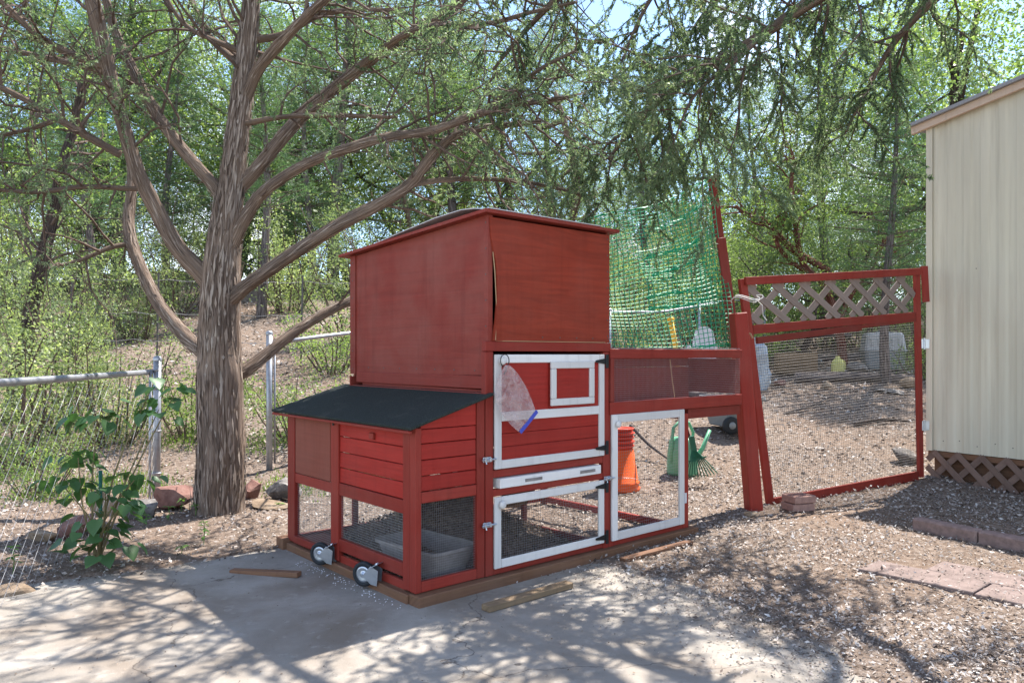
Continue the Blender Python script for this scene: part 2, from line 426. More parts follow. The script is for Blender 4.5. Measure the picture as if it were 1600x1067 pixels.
def concrete():
    m, n, l, b = newmat('patio_concrete'); tc = n.new('ShaderNodeTexCoord'); ob = tc.outputs['Object']
    g = noise(n, l, ob, 3.0, 8, 0.65); r = ramp(n, [(0.3, (0.215, 0.19, 0.16)), (0.55, (0.30, 0.27, 0.235)), (0.8, (0.37, 0.34, 0.30))]); l.new(g, r.inputs['Fac'])
    s = noise(n, l, ob, 0.9, 5, 0.6, 0.8); sr = ramp(n, [(0.46, (0, 0, 0)), (0.66, (0.85, 0.85, 0.85))]); l.new(s, sr.inputs['Fac'])
    c = mixc(n, l, sr.outputs['Color'], r.outputs['Color'], (0.19, 0.15, 0.115))
    f = noise(n, l, ob, 140, 3, 0.8); fr = ramp(n, [(0.62, (0, 0, 0)), (0.70, (0.6, 0.6, 0.6))]); l.new(f, fr.inputs['Fac'])
    c = mixc(n, l, fr.outputs['Color'], c, (0.10, 0.08, 0.06))
    dv = n.new('ShaderNodeVectorMath'); dv.operation = 'ADD'; nz_ = n.new('ShaderNodeTexNoise'); nz_.inputs['Scale'].default_value = 4.0; nz_.inputs['Detail'].default_value = 6; l.new(ob, nz_.inputs['Vector'])
    sc = n.new('ShaderNodeVectorMath'); sc.operation = 'SCALE'; sc.inputs['Scale'].default_value = 0.45; l.new(nz_.outputs['Color'], sc.inputs[0]); l.new(ob, dv.inputs[0]); l.new(sc.outputs['Vector'], dv.inputs[1])
    vo = n.new('ShaderNodeTexVoronoi'); vo.feature = 'DISTANCE_TO_EDGE'; vo.inputs['Scale'].default_value = 0.55; l.new(dv.outputs['Vector'], vo.inputs['Vector'])
    cr = ramp(n, [(0.0, (0.8, 0.8, 0.8)), (0.0032, (0, 0, 0))]); l.new(vo.outputs['Distance'], cr.inputs['Fac']); c = mixc(n, l, cr.outputs['Color'], c, (0.07, 0.055, 0.045))
    pt = noise(n, l, ob, 11, 6, 0.7); ptr = ramp(n, [(0.56, (0, 0, 0)), (0.68, (0.45, 0.45, 0.45))]); l.new(pt, ptr.inputs['Fac']); c = mixc(n, l, ptr.outputs['Color'], c, (0.40, 0.37, 0.33))
    l.new(c, b.inputs['Base Color']); b.inputs['Roughness'].default_value = 0.92; b.inputs['Specular IOR Level'].default_value = 0.15
    bump(n, l, b, f, 0.5, 0.006); return m
M['concrete'] = concrete()

def soil():
    m, n, l, b = newmat('leafy_soil'); tc = n.new('ShaderNodeTexCoord'); ob = tc.outputs['Object']
    g = noise(n, l, ob, 26, 8, 0.75); r = ramp(n, [(0.30, (0.06, 0.042, 0.033)), (0.5, (0.19, 0.145, 0.115)), (0.7, (0.38, 0.315, 0.265))]); l.new(g, r.inputs['Fac'])
    s = noise(n, l, ob, 0.55, 5, 0.6); sr = ramp(n, [(0.45, (0, 0, 0)), (0.65, (0.6, 0.6, 0.6))]); l.new(s, sr.inputs['Fac'])
    c = mixc(n, l, sr.outputs['Color'], r.outputs['Color'], (0.21, 0.145, 0.105))
    l.new(c, b.inputs['Base Color']); b.inputs['Roughness'].default_value = 1.0; b.inputs['Specular IOR Level'].default_value = 0.05
    bump(n, l, b, g, 0.8, 0.03); return m
M['soil'] = soil()

def rockmat(name, a, c, d):
    m, n, l, b = newmat(name); tc = n.new('ShaderNodeTexCoord')
    g = noise(n, l, tc.outputs['Object'], 9, 9, 0.7); r = ramp(n, [(0.3, a), (0.52, c), (0.75, d)]); l.new(g, r.inputs['Fac'])
    l.new(r.outputs['Color'], b.inputs['Base Color']); b.inputs['Roughness'].default_value = 0.95; b.inputs['Specular IOR Level'].default_value = 0.1
    bump(n, l, b, g, 0.6, 0.02); return m
M['rock_red'] = rockmat('red_sandstone', (0.12, 0.065, 0.055), (0.22, 0.12, 0.10), (0.30, 0.19, 0.16))
M['rock_grey'] = rockmat('grey_stone', (0.07, 0.065, 0.062), (0.17, 0.155, 0.145), (0.42, 0.40, 0.38))
M['rock_tan'] = rockmat('tan_stone', (0.13, 0.09, 0.06), (0.25, 0.185, 0.13), (0.36, 0.29, 0.22))

def bagmat():
    m, n, l, b = newmat('clear_plastic_film'); out = n['Material Output']
    tr = n.new('ShaderNodeBsdfTransparent'); tr.inputs['Color'].default_value = (0.95, 0.92, 0.92, 1)
    b.inputs['Base Color'].default_value = (0.66, 0.56, 0.55, 1); b.inputs['Roughness'].default_value = 0.18
    tc = n.new('ShaderNodeTexCoord'); g = noise(n, l, tc.outputs['Object'], 13, 5, 0.6, 2.0)
    r = ramp(n, [(0.35, (0.10,) * 3), (0.72, (0.48,) * 3)]); l.new(g, r.inputs['Fac'])
    mx = n.new('ShaderNodeMixShader'); l.new(r.outputs['Color'], mx.inputs[0]); l.new(tr.outputs[0], mx.inputs[1]); l.new(b.outputs[0], mx.inputs[2])
    l.new(mx.outputs[0], out.inputs['Surface']); bump(n, l, b, g, 0.8, 0.01); return m
M['bag'] = bagmat()

M['bark'] = bark('juniper_bark', (0.10, 0.073, 0.057), (0.205, 0.157, 0.125), (0.33, 0.27, 0.225), 8, 2.2, 0.8, 0.02)
M['bark_dark'] = bark('dark_bark', (0.025, 0.02, 0.018), (0.075, 0.058, 0.05), (0.17, 0.14, 0.125), 6, 4)
M['bark_grey'] = bark('grey_bark', (0.05, 0.043, 0.04), (0.14, 0.12, 0.115), (0.30, 0.27, 0.26), 5, 3)
M['bark_red'] = bark('red_smooth_bark', (0.05, 0.016, 0.012), (0.13, 0.05, 0.035), (0.26, 0.17, 0.14), 3, 3, 0.3)
M['twig'] = plain('twig_bark', (0.11, 0.08, 0.065), 0.9, 0, 0.35, 30, 0.1)
M['juniper'] = leafmat('juniper_scale_foliage', [(0.0, (0.075, 0.115, 0.068)), (0.5, (0.16, 0.225, 0.13)), (0.9, (0.27, 0.335, 0.20)), (1.0, (0.38, 0.34, 0.25))], 0.52, (1.15, 1.22, 0.78))
M['pine'] = leafmat('pine_needles', [(0.0, (0.05, 0.10, 0.055)), (0.6, (0.11, 0.19, 0.10)), (1.0, (0.19, 0.27, 0.13))], 0.38)
M['oak'] = leafmat('oak_leaves', [(0.0, (0.05, 0.085, 0.035)), (0.45, (0.16, 0.235, 0.085)), (0.85, (0.31, 0.39, 0.15)), (1.0, (0.46, 0.51, 0.25))], 0.54, (1.15, 1.25, 0.62))
M['shrub'] = leafmat('shrub_leaves', [(0.0, (0.06, 0.085, 0.05)), (0.45, (0.18, 0.235, 0.115)), (0.8, (0.34, 0.40, 0.19)), (1.0, (0.56, 0.56, 0.42))], 0.50, (1.15, 1.22, 0.65))
M['sapling'] = leafmat('heart_leaves', [(0.0, (0.035, 0.095, 0.040)), (1.0, (0.10, 0.20, 0.07))], 0.42, rough=0.4)
M['seedling'] = leafmat('seedling_leaves', [(0.0, (0.10, 0.22, 0.05)), (1.0, (0.18, 0.32, 0.08))], 0.4)
M['litter'] = leafmat('dry_leaves', [(0.0, (0.075, 0.050, 0.039)), (0.25, (0.17, 0.13, 0.108)), (0.5, (0.32, 0.268, 0.232)), (0.80, (0.44, 0.385, 0.345)), (0.96, (0.54, 0.49, 0.45)), (1.0, (0.62, 0.59, 0.56))], 0.12, (1, 1, 1), 0.75)
M['bedding'] = leafmat('dark_bedding', [(0.0, (0.06, 0.038, 0.025)), (0.6, (0.19, 0.13, 0.085)), (1.0, (0.38, 0.29, 0.21))], 0.1, (1, 1, 1), 0.8)
M['grass'] = leafmat('grass_blades', [(0.0, (0.09, 0.16, 0.03)), (1.0, (0.22, 0.30, 0.07))], 0.4)

# ------------------------------------------------------------------ ground, slab, paths
def axis(a, b, near0, near1, fine, grow):
    v = list(np.arange(near0, near1, fine)); s = fine; x = near1
    while x < b: v.append(x); s *= grow; x += s
    v.append(b); s = fine; x = near0
    while x > a: x -= s * grow; s *= grow; v.insert(0, max(x, a))
    return np.unique(np.array(v))
gx = axis(-150, 150, -4.5, 4.5, 0.035, 1.05); gy = axis(-12, 220, 1.8, 8, 0.035, 1.05)
X, Y = np.meshgrid(gx, gy); Z = tz(X, Y) + np.where((Y > 1.8) & (Y < 12) & (slab_in(X, Y) < 0.3), 0.004 * rng.standard_normal(X.shape), 0)
nx, ny = len(gx), len(gy); I = np.arange(nx * ny).reshape(ny, nx)
Qg = np.stack([I[:-1, :-1], I[:-1, 1:], I[1:, 1:], I[1:, :-1]], -1).reshape(-1, 4)
gr = link('ground', np_mesh('ground', np.stack([X, Y, Z], -1).reshape(-1, 3), Qg, M['soil'], smooth=True)); gr['kind'] = 'structure'

def densify(poly, step=0.06, amp=0.018):
    out = []
    for i in range(len(poly)):
        a = Vector((*poly[i], 0)); b = Vector((*poly[(i + 1) % len(poly)], 0)); k = max(1, int((b - a).length / step)); n = Vector((-(b - a).y, (b - a).x, 0)).normalized()
        for j in range(k):
            p = a.lerp(b, j / k) + n * random.gauss(0, amp) * (1 if k > 1 else 0); out.append((p.x, p.y))
    return out
mb = MB(); mb.prism(densify(SLAB), 2, -0.12, 0.0)
o = mb.build('patio_slab', M['concrete']); o['kind'] = 'structure'

def inslab(x, y):
    x = np.asarray(x); y = np.asarray(y); ins = np.zeros(x.shape, bool); n = len(SLAB)
    for i in range(n):
        x0, y0 = SLAB[i]; x1, y1 = SLAB[(i + 1) % n]
        c = ((y0 > y) != (y1 > y)) & (x < (x1 - x0) * (y - y0) / (y1 - y0 + 1e-12) + x0); ins ^= c
    return ins

# paver path at the right: two rows, each paver an own piece
path = empty('paver_path', (2.0, 4.28, 0)); path['kind'] = 'structure'; path.rotation_euler = (0, 0, math.radians(-50.0))
for r in range(2):
    xx = -0.05 + r * 0.26
    for k in range(4):
        l_ = 0.60
        mb = MB(); mb.cbox((0, 0, 0), (l_ - 0.008, 0.262, 0.05), None, 0.004)
        mb.build('paver', M['paver'], path, loc=(xx + l_ / 2, 0.14 + r * 0.27, 0.003 + random.uniform(-.006, .004)), rot=(random.uniform(-.012, .012), random.uniform(-.012, .012), random.uniform(-.01, .01)))
        xx += l_

p0 = Vector((2.86, 5.36, 0)); dr = Vector((0.50, -0.86, 0)).normalized()
for k in range(3):
    mb = MB(); mb.cbox((0, 0, 0.045), (0.44, 0.10, 0.10), None, 0.012)
    c = p0 + dr * (0.225 + 0.448 * k)
    o = mb.build('edging_block', M['edging'], loc=(c.x, c.y, 0), rot=(0, random.uniform(-.015, .015), math.atan2(dr.y, dr.x) + random.uniform(-.02, .02)))
    tag(o, ['long pinkish concrete edging block, the end one nearest the gate', 'pinkish concrete edging block cut by the right edge of the picture', 'pinkish concrete edging block, third in the row from the gate'][k], 'edging block', 'edging blocks before the shed')

# ------------------------------------------------------------------ chicken coop (local axes: x along the door face, y along the nest face)
ANG = math.radians(41.0)
coop = empty('chicken_coop', (-0.478, 3.763, 0), ANG, 'red wooden chicken coop with white framed doors and a tall box on top', 'chicken coop')
UX = Vector((math.cos(ANG), math.sin(ANG), 0)); VX = Vector((-math.sin(ANG), math.cos(ANG), 0)); C0 = Vector((-0.478, 3.763, 0))
def W(u, v, z): return C0 + UX * u + VX * v + Vector((0, 0, z))
def part(name, mat, a, b, parent=coop, ch=0.003):
    return MB().span(a, b, ch).build(name, M[mat], parent)

def wirepanel(name, parent, org, e1, e2, n1, n2, r=0.0007, mat='wire', sag=0.0):
    """welded mesh: n1 wires spaced along e1, n2 along e2"""
    org = Vector(org); e1 = Vector(e1); e2 = Vector(e2); mb = MB()
    nrm = e1.cross(e2).normalized()
    for i in range(n1 + 1):
        p = org + e1 * (i / n1); mb.tube([p, p + e2], r, 3, False)
    for i in range(n2 + 1):
        p = org + e2 * (i / n2) + nrm * r * 1.5; mb.tube([p, p + e1], r, 3, False)
    o = mb.build(name, M[mat], parent); o['kind'] = 'stuff'; return o

# skids
part('skid_beam', 'skid', (-0.02, -0.055, -0.01), (2.30, 0.035, 0.052), ch=0.005)
part('skid_beam', 'skid', (-0.045, -0.0, -0.01), (-0.005, 1.47, 0.05), ch=0.005) if False else None
part('skid_beam', 'skid', (-0.03, 0.037, -0.005), (0.02, 1.44, 0.045), ch=0.005)
part('skid_block', 'skid', (-0.05, 1.445, -0.01), (0.05, 1.545, 0.07), ch=0.005)
part('skid_beam', 'skid', (-0.02, 1.42, -0.01), (1.45, 1.49, 0.05), ch=0.005) if False else None

# nest section: left face
zb = 0.055
part('post', 'red', (-0.006, -0.004, zb), (0.030, 0.050, 0.880))
part('post', 'red', (-0.003, 0.053, zb), (0.030, 0.118, 0.880))
part('post', 'red', (-0.006, 0.795, zb), (0.030, 0.885, 0.880))
part('post', 'red', (-0.006, 1.372, zb), (0.032, 1.470, 0.878))
part('rail', 'red', (0.000, 0.118, 0.435), (0.026, 0.795, 0.505))
part('rail', 'red', (0.000, 0.885, 0.435), (0.026, 1.372, 0.495))
part('rail', 'red', (-0.002, 0.118, 0.115), (0.028, 0.795, 0.185))
part('rail', 'red', (-0.012, 0.885, 0.055), (0.024, 1.372, 0.100))
part('rail', 'red', (0.012, 0.118, 0.020), (0.034, 0.86, 0.088))
part('ledge', 'red_dull', (0.026, 0.885, 0.070), (0.20, 1.372, 0.085))
nz = [0.507, 0.595, 0.685, 0.775, 0.875]
for k in range(4):
    MB().cbox((0.014, 0.4565, (nz[k] + nz[k + 1]) / 2), (0.016 , 0.675, nz[k + 1] - nz[k] - 0.004), Matrix.Rotation(math.radians(1.2), 3, 'Y'), 0.003).build('plank', M['red_bright'], coop)
part('block', 'red', (-0.010, 0.40, 0.79), (0.006, 0.445, 0.825))
part('side_door', 'red_brown', (-0.004, 0.897, 0.500), (0.012, 1.360, 0.862))
part('rail', 'red', (0.000, 0.885, 0.866), (0.026, 1.372, 0.880))
hk = part('hook', 'black', (-0.014, 0.838, 0.835), (-0.007, 0.852, 0.880), ch=0.001)
# right face of the nest section
part('rail', 'red', (0.030, 0.000, 0.500), (0.385, 0.026, 0.556))
part('rail', 'red', (0.030, -0.002, zb), (0.385, 0.028, 0.108))
part('post', 'red', (0.385, -0.004, zb), (0.437, 0.032, 1.010))
part('post', 'red', (0.441, -0.008, zb), (0.494, 0.034, 1.262))
rs = 0.29                                        # nest roof slope
def rz_(u): return 0.885 + rs * (u + 0.02)
pz = [0.558, 0.636, 0.716, 0.798, 0.872]
for k in range(4):
    MB().cbox((0.2075, 0.013, (pz[k] + pz[k + 1]) / 2), (0.352, 0.016, pz[k + 1] - pz[k] - 0.004), Matrix.Rotation(math.radians(-1.0), 3, 'X'), 0.003).build('plank', M['red_bright'], coop)
MB().prism([(0.032, 0.874), (0.383, 0.874), (0.383, rz_(0.383) - 0.012), (0.032, rz_(0.032) - 0.012)], 1, 0.006, 0.022).build('plank', M['red_bright'], coop)
# nest roof
mb = MB(); a = math.atan(rs)
Mr = Matrix.Rotation(-a, 3, 'Y')
rf = mb.cbox((0.205, 0.775, rz_(0.205) + 0.008), (0.555, 1.63, 0.016), Mr, 0.003).build('nest_roof', M['felt'], coop)
MB().beam((-0.052, -0.03, rz_(-0.052) - 0.012), (-0.052, 1.585, rz_(-0.052) - 0.012), 0.014, 0.016).build('roof_trim', M['red'], rf)
MB().beam((-0.05, 1.575, rz_(-0.05) - 0.010), (0.44, 1.575, rz_(0.44) - 0.010), 0.018, 0.02).build('roof_trim', M['red'], rf)
wirepanel('wire_mesh', coop, (0.016, 0.12, 0.18), (0, 0.675, 0), (0, 0, 0.26), 50, 19)
wirepanel('wire_mesh', coop, (0.016, 0.885, 0.10), (0, 0.49, 0), (0, 0, 0.34), 36, 25)
wirepanel('wire_mesh', coop, (0.03, 0.016, 0.10), (0.355, 0, 0), (0, 0, 0.40), 27, 31)

# main section: door face
part('rail', 'red', (0.494, -0.006, 0.579), (1.372, 0.022, 0.622))
part('rail', 'red', (0.494, -0.006, 0.479), (1.372, 0.022, 0.517))
part('rail', 'red', (0.494, -0.006, zb), (1.372, 0.026, 0.088))
part('rail', 'red', (0.438, -0.012, 1.265), (1.440, 0.026, 1.318))
part('post', 'red', (1.374, -0.008, 0.045), (1.425, 0.034, 1.262))

def framed_door(name, u0, u1, z0, z1, w=0.046, y0=-0.024, y1=-0.009):
    d = empty(name, (0, 0, 0)); d.parent = coop
    part('frame_stile', 'white', (u0, y0, z0), (u0 + w, y1, z1), d); part('frame_stile', 'white', (u1 - w, y0, z0), (u1, y1, z1), d)
    part('frame_rail', 'white', (u0 + w + 0.001, y0 + 0.001, z1 - w), (u1 - w - 0.001, y1, z1), d)
    part('frame_rail', 'white', (u0 + w + 0.001, y0 + 0.001, z0), (u1 - w - 0.001, y1, z0 + w), d)
    return d
def knob(parent, u, z, y=-0.024):
    MB().lathe([(0.001, 0.024), (0.016, 0.023), (0.023, 0.016), (0.022, 0.008), (0.011, 0.003), (0.011, 0.0)], 16, (u, y, z), Matrix.Rotation(math.radians(90), 3, 'X')).build('knob', M['white'], parent, True)
def hinge(u, z, parent=coop, y=-0.030):
    mb = MB(); mb.span((u, y - 0.001, z - 0.042), (u + 0.024, y + 0.005, z + 0.042), 0.001)
    mb.prism([(u, z - 0.018), (u, z + 0.018), (u - 0.085, z + 0.007), (u - 0.092, z), (u - 0.085, z - 0.007)], 1, y, y + 0.005)
    mb.tube([(u + 0.002, y - 0.002, z - 0.04), (u + 0.002, y - 0.002, z + 0.04)], 0.005, 6)
    mb.build('hinge', M['black'], parent)
def latch(u, z, y=-0.012):
    mb = MB(); mb.span((u, y - 0.006, z - 0.014), (u + 0.055, y - 0.001, z + 0.014), 0.001)
    mb.tube([(u - 0.012, y - 0.014, z), (u + 0.085, y - 0.014, z)], 0.0055, 6)
    for q in (0.008, 0.044): mb.span((u + q - 0.006, y - 0.021, z - 0.010), (u + q + 0.006, y - 0.005, z + 0.010), 0.001)
    mb.tube([(u + 0.012, y - 0.014, z), (u + 0.012, y - 0.020, z - 0.022)], 0.004, 6)
    mb.build('latch', M['steel'], coop)

d1 = framed_door('upper_door', 0.494, 1.368, 0.627, 1.247)
part('frame_rail', 'white', (0.541, -0.0235, 0.884), (1.321, -0.009, 0.934), d1)
part('panel', 'red_bright', (0.538, -0.012, 0.930), (0.905, -0.002, 1.203), d1)
part('panel', 'red_bright', (0.910, -0.0125, 0.930), (1.324, -0.002, 1.203), d1)
for k, (q0, q1) in enumerate(((0.671, 0.742), (0.744, 0.814), (0.816, 0.886))):
    part('plank', 'red_bright', (0.538, -0.013 + 0.001 * k, q0), (1.324, -0.002, q1), d1)
wf = MB()
for (a_, b_) in (((0.900, 0.952), (1.262, 0.992)), ((0.900, 1.166), (1.262, 1.206))):
    wf.span((a_[0], -0.040, a_[1]), (b_[0], -0.0245, b_[1]), 0.004)
for (a_, b_) in (((0.900, 0.993), (0.942, 1.165)), ((1.220, 0.993), (1.262, 1.165))):
    wf.span((a_[0], -0.0405, a_[1]), (b_[0], -0.0245, b_[1]), 0.004)
wfo = wf.build('window_frame', M['white'], d1)
part('window_panel', 'red_bright', (0.936, -0.030, 0.985), (1.226, -0.0145, 1.172), wfo)
knob(d1, 0.535, 1.213); hinge(1.374, 1.205, d1); hinge(1.374, 0.675, d1)

tr = part('tray', 'white', (0.520, -0.034, 0.522), (1.325, 0.4, 0.574))
for q in (0.70, 1.14): MB().span((q, -0.038, 0.540), (q + 0.13, -0.0345, 0.557), 0.001).build('handle_slot', M['tub'], tr)

d2 = framed_door('lower_door', 0.492, 1.366, 0.090, 0.476)
wirepanel('wire_mesh', d2, (0.53, -0.012, 0.13), (0.80, 0, 0), (0, 0, 0.31), 60, 23)
knob(d2, 0.536, 0.435); hinge(1.374, 0.440, d2); hinge(1.374, 0.125, d2)
latch(0.415, 0.685); latch(0.415, 0.335)

# run section
part('post', 'red', (1.428, -0.006, 0.045), (1.470, 0.034, 0.905))
part('post', 'red', (2.190, -0.004, 0.045), (2.252, 0.034, 0.840))
part('rail', 'red', (1.470, -0.002, 0.045), (2.190, 0.03, 0.090))
d3 = framed_door('run_door', 1.436, 2.176, 0.088, 0.872, 0.052, -0.028, -0.010)
wirepanel('wire_mesh', d3, (1.48, -0.012, 0.13), (0.65, 0, 0), (0, 0, 0.70), 34, 36)
knob(d3, 1.478, 0.812, -0.028); latch(1.368, 0.482, -0.016)
part('hinge', 'palegrey', (2.168, -0.034, 0.23), (2.192, -0.029, 0.30), d3, 0.001)
# run frame behind
for (u, v) in ((2.20, 1.40), (1.42, 1.40)): part('post', 'red', (u, v, 0.0), (u + 0.045, v + 0.045, 0.86))
part('rail', 'red', (1.466, 1.405, 0.03), (2.20, 1.435, 0.08)); part('rail', 'red', (1.466, 1.405, 0.80), (2.20, 1.435, 0.85))
part('rail', 'red', (2.205, 0.036, 0.80), (2.235, 1.40, 0.845)); part('rail', 'red', (2.205, 0.036, 0.02), (2.235, 1.40, 0.07))

# tunnel to the gate post
tn = empty('tunnel', (0, 0, 0)); tn.parent = coop
part('frame_rail', 'red', (1.428, -0.020, 1.222), (2.90, 0.025, 1.282), tn)
part('frame_rail', 'red', (1.428, -0.018, 0.872), (2.90, 0.025, 0.950), tn)
part('frame_rail', 'red_dull', (2.256, 0.0, 0.800), (2.90, 0.04, 0.870), tn)
part('frame_stile', 'red_dull', (1.428, -0.022, 0.951), (1.460, 0.02, 1.221), tn)
part('back_board', 'red_side', (1.44, 0.46, 0.88), (2.90, 0.478, 1.152), tn)
part('back_board', 'red_side', (1.44, 0.461, 1.154), (2.90, 0.478, 1.27), tn)
part('end_board', 'red_side', (2.884, 0.03, 0.954), (2.90, 0.456, 1.215), tn)
part('floor_board', 'red_dull', (1.44, 0.026, 0.876), (2.90, 0.458, 0.892), tn)
part('frame_rail', 'red', (2.256, 0.44, 0.800), (2.90, 0.48, 0.870), tn)
wirepanel('wire_mesh', tn, (1.46, -0.004, 0.95), (1.43, 0, 0), (0, 0, 0.275), 112, 21, 0.0008)
wirepanel('wire_mesh', tn, (1.44, 0.0, 1.288), (1.46, 0, 0), (0, 0.47, 0), 58, 19, 0.0008)
MB().tube([(2.075, 0.02, 1.215), (2.085, 0.01, 1.08), (2.10, 0.0, 0.955)], 0.0035, 6).build('stick', M['rawedge'], tn)

# upper box
ub = empty('upper_box', (0, 0, 0)); ub.parent = coop
bz0, U0, U1, V1 = 1.135, 0.462, 1.436, 1.49
def btop(v): return 2.0 - 0.055 * v
mb = MB(); mb.prism([(0.030, bz0), (V1 - 0.06, bz0 - 0.02), (V1 - 0.06, btop(V1)), (0.030, btop(0.0))], 0, U0 + 0.004, U0 + 0.018); mb.build('side_panel', M['red_side'], ub)
mb = MB(); mb.prism([(-0.002, 1.06), (0.034, 1.06), (0.034, btop(0)), (-0.002, btop(0))], 0, U0 - 0.002, U0 + 0.030); mb.build('corner_batten', M['red_side'], ub)
mb = MB(); mb.prism([(V1 - 0.068, 1.115), (V1, 1.115), (V1, btop(V1)), (V1 - 0.068, btop(V1))], 0, U0 - 0.006, U0 + 0.026); mb.build('corner_batten', M['red_side'], ub)
part('bottom_board', 'red_dull', (U0 - 0.004, 0.034, 1.060), (U0 + 0.016, V1 - 0.08, 1.131), ub)
mb = MB(); mb.cbox((U0 + 0.016, 0.70, 1.042), (0.016, 1.30, 0.036), Matrix.Rotation(0.008, 3, 'X'), 0.002); mb.build('bottom_board', M['red_dull'], ub)
# front plywood, warped away from the corner at mid height
mb = MB(); n_ = 14
for i in range(n_ + 1):
    z = 1.320 + (1.988 - 1.320) * i / n_
    t_ = i / n_; gap = 0.018 + 0.022 * math.sin(min(1, max(0, (0.86 - t_) / 0.86)) * math.pi) + (0.006 if t_ < 0.7 else -0.012 * (t_ - .7) / .3)
    for (uu, yy) in ((U0 + gap, -0.004 - gap * 0.5), (U0 + 0.4, -0.002), (U1, -0.002), (U1, 0.012), (U0 + 0.4, 0.012), (U0 + gap, 0.010 - gap * 0.5)):
        mb.v.append((uu, yy, z))
def uvv(i): return (mb.v[i][2] + 3.1, mb.v[i][0] + mb.v[i][1])
for i in range(n_):
    for k in range(6):
        q = [i * 6 + k, i * 6 + (k + 1) % 6, (i + 1) * 6 + (k + 1) % 6, (i + 1) * 6 + k]; mb.face(q, [(uvv(j)[1], uvv(j)[0]) for j in q])
for q in ([0, 5, 4, 1], [1, 4, 3, 2]): mb.face(q, [uvv(j) for j in q])
q = [n_ * 6 + k for k in (0, 1, 4, 5)]; mb.face(q, [uvv(j) for j in q]); q = [n_ * 6 + k for k in (1, 2, 3, 4)]; mb.face(q, [uvv(j) for j in q])
mb.build('front_panel', M['red_ply'], ub)
mb = MB(); mb.tube([(U0 + 0.040, -0.0155, 1.325), (U0 + 0.046, -0.0175, 1.50), (U0 + 0.036, -0.014, 1.70), (U0 + 0.026, -0.0105, 1.80)], 0.003, 5); mb.build('raw_edge', M['rawedge'], ub)
part('edge_strip', 'rawedge', (U0 + 0.05, -0.0135, 1.3185), (U1 - 0.05, -0.003, 1.3225), ub, 0.0005)
part('back_panel', 'red_side', (U0 + 0.02, V1 - 0.02, 1.06), (U1, V1 - 0.002, 1.91), ub)
mb = MB(); mb.prism([(0.014, 1.10), (V1 - 0.022, 1.10), (V1 - 0.022, btop(V1)), (0.014, btop(0))], 0, U1 - 0.014, U1 - 0.001); mb.build('side_panel', M['red_side'], ub)
part('floor_board', 'red_dull', (U0 + 0.02, 0.03, 1.075), (U1 - 0.02, V1 - 0.03, 1.09), ub)
ov = 0.042
mb = MB()
for k in range(7):
    for (u_, v_, z_, ax_) in ((U0 + 0.0, 0.016, 1.12 + 0.14 * k, 'L'), (U1 - 0.02, 0.0, 1.36 + 0.10 * k, 'F'), (U0 - 0.004, V1 - 0.034, 1.15 + 0.12 * k, 'L'), (U0 + 0.12 + 0.14 * k, 0, 1.345, 'F'), (U0 + 0.006, 0.12 + 0.19 * k, 1.16, 'L')):
        mb.lathe([(0.0045, 0.0), (0.0045, 0.0015), (0.0005, 0.002)], 8, (u_ - 0.002, v_, z_) if ax_ == 'L' else (u_, -0.0035, z_), Matrix.Rotation(math.radians(-90), 3, 'Y') if ax_ == 'L' else Matrix.Rotation(math.radians(90), 3, 'X'))
o = mb.build('screws', M['wire_dark'], ub); o['kind'] = 'stuff'
mb = MB(); mb.prism([(-ov, btop(-ov) + 0.002), (V1 + 0.085, btop(V1 + 0.085) + 0.002), (V1 + 0.085, btop(V1 + 0.085) + 0.020), (-ov, btop(-ov) + 0.020)], 0, U0 - 0.050, U1 + 0.05); rfb = mb.build('roof', M['red_dull'], ub)
mb = MB()
prof = [(-ov - 0.004, 0.022), (0.0, 0.024), (0.08, 0.044), (0.2, 0.060), (0.45, 0.062), (0.8, 0.045), (1.15, 0.024), (1.57, 0.022)]
poly = [(v_, btop(v_) + h_) for v_, h_ in prof] + [(v_, btop(v_) + h_ + 0.004) for v_, h_ in prof[::-1]]
mb.prism(poly, 0, U0 - 0.03, U1 - 0.12); mb.build('roofing_sheet', M['palegrey'], rfb)

# body of the coop between the run and the upper box, back posts
part('floor_board', 'red_dull', (0.45, 0.42, 0.555), (1.372, 1.47, 0.572))
part('back_wall', 'red_dull', (0.44, 1.455, 0.50), (1.40, 1.473, 1.10))
part('inner_wall', 'red_dull', (0.442, 0.036, 0.59), (0.458, 1.45, 1.04))
part('end_wall', 'red_dull', (1.380, 0.036, 0.575), (1.396, 1.45, 1.10))
for (u, v, h_) in ((0.445, 1.43, 0.50), (1.385, 1.43, 0.55), (0.012, 1.43, 0.05), (0.95, 1.43, 0.50), (0.445, 0.70, 0.555), (1.385, 0.75, 0.555)):
    if h_ > 0.1: part('post', 'red_dull', (u, v, 0.0), (u + 0.042, v + 0.024, h_))
part('rail', 'red_dull', (0.03, 1.44, 0.03), (1.385, 1.462, 0.085)); part('rail', 'red_dull', (1.388, 0.04, 0.03), (1.41, 1.43, 0.085))
part('post', 'oldwood', (0.50, 0.95, 0.0), (0.58, 0.99, 0.50)); part('post', 'oldwood', (0.80, 1.10, 0.0), (0.85, 1.14, 0.50))
wirepanel('wire_mesh', coop, (0.03, 1.45, 0.08), (1.36, 0, 0), (0, 0, 0.42), 64, 20)
wirepanel('wire_mesh', coop, (1.40, 0.04, 0.08), (0, 1.40, 0), (0, 0, 0.47), 64, 22)
mb = MB(); mb.beam((1.02, 0.30, 0.50), (1.36, 0.85, 0.18), 0.20, 0.015, (1, -0.6, 0)); rp = mb.build('ramp', M['oldwood'], coop)
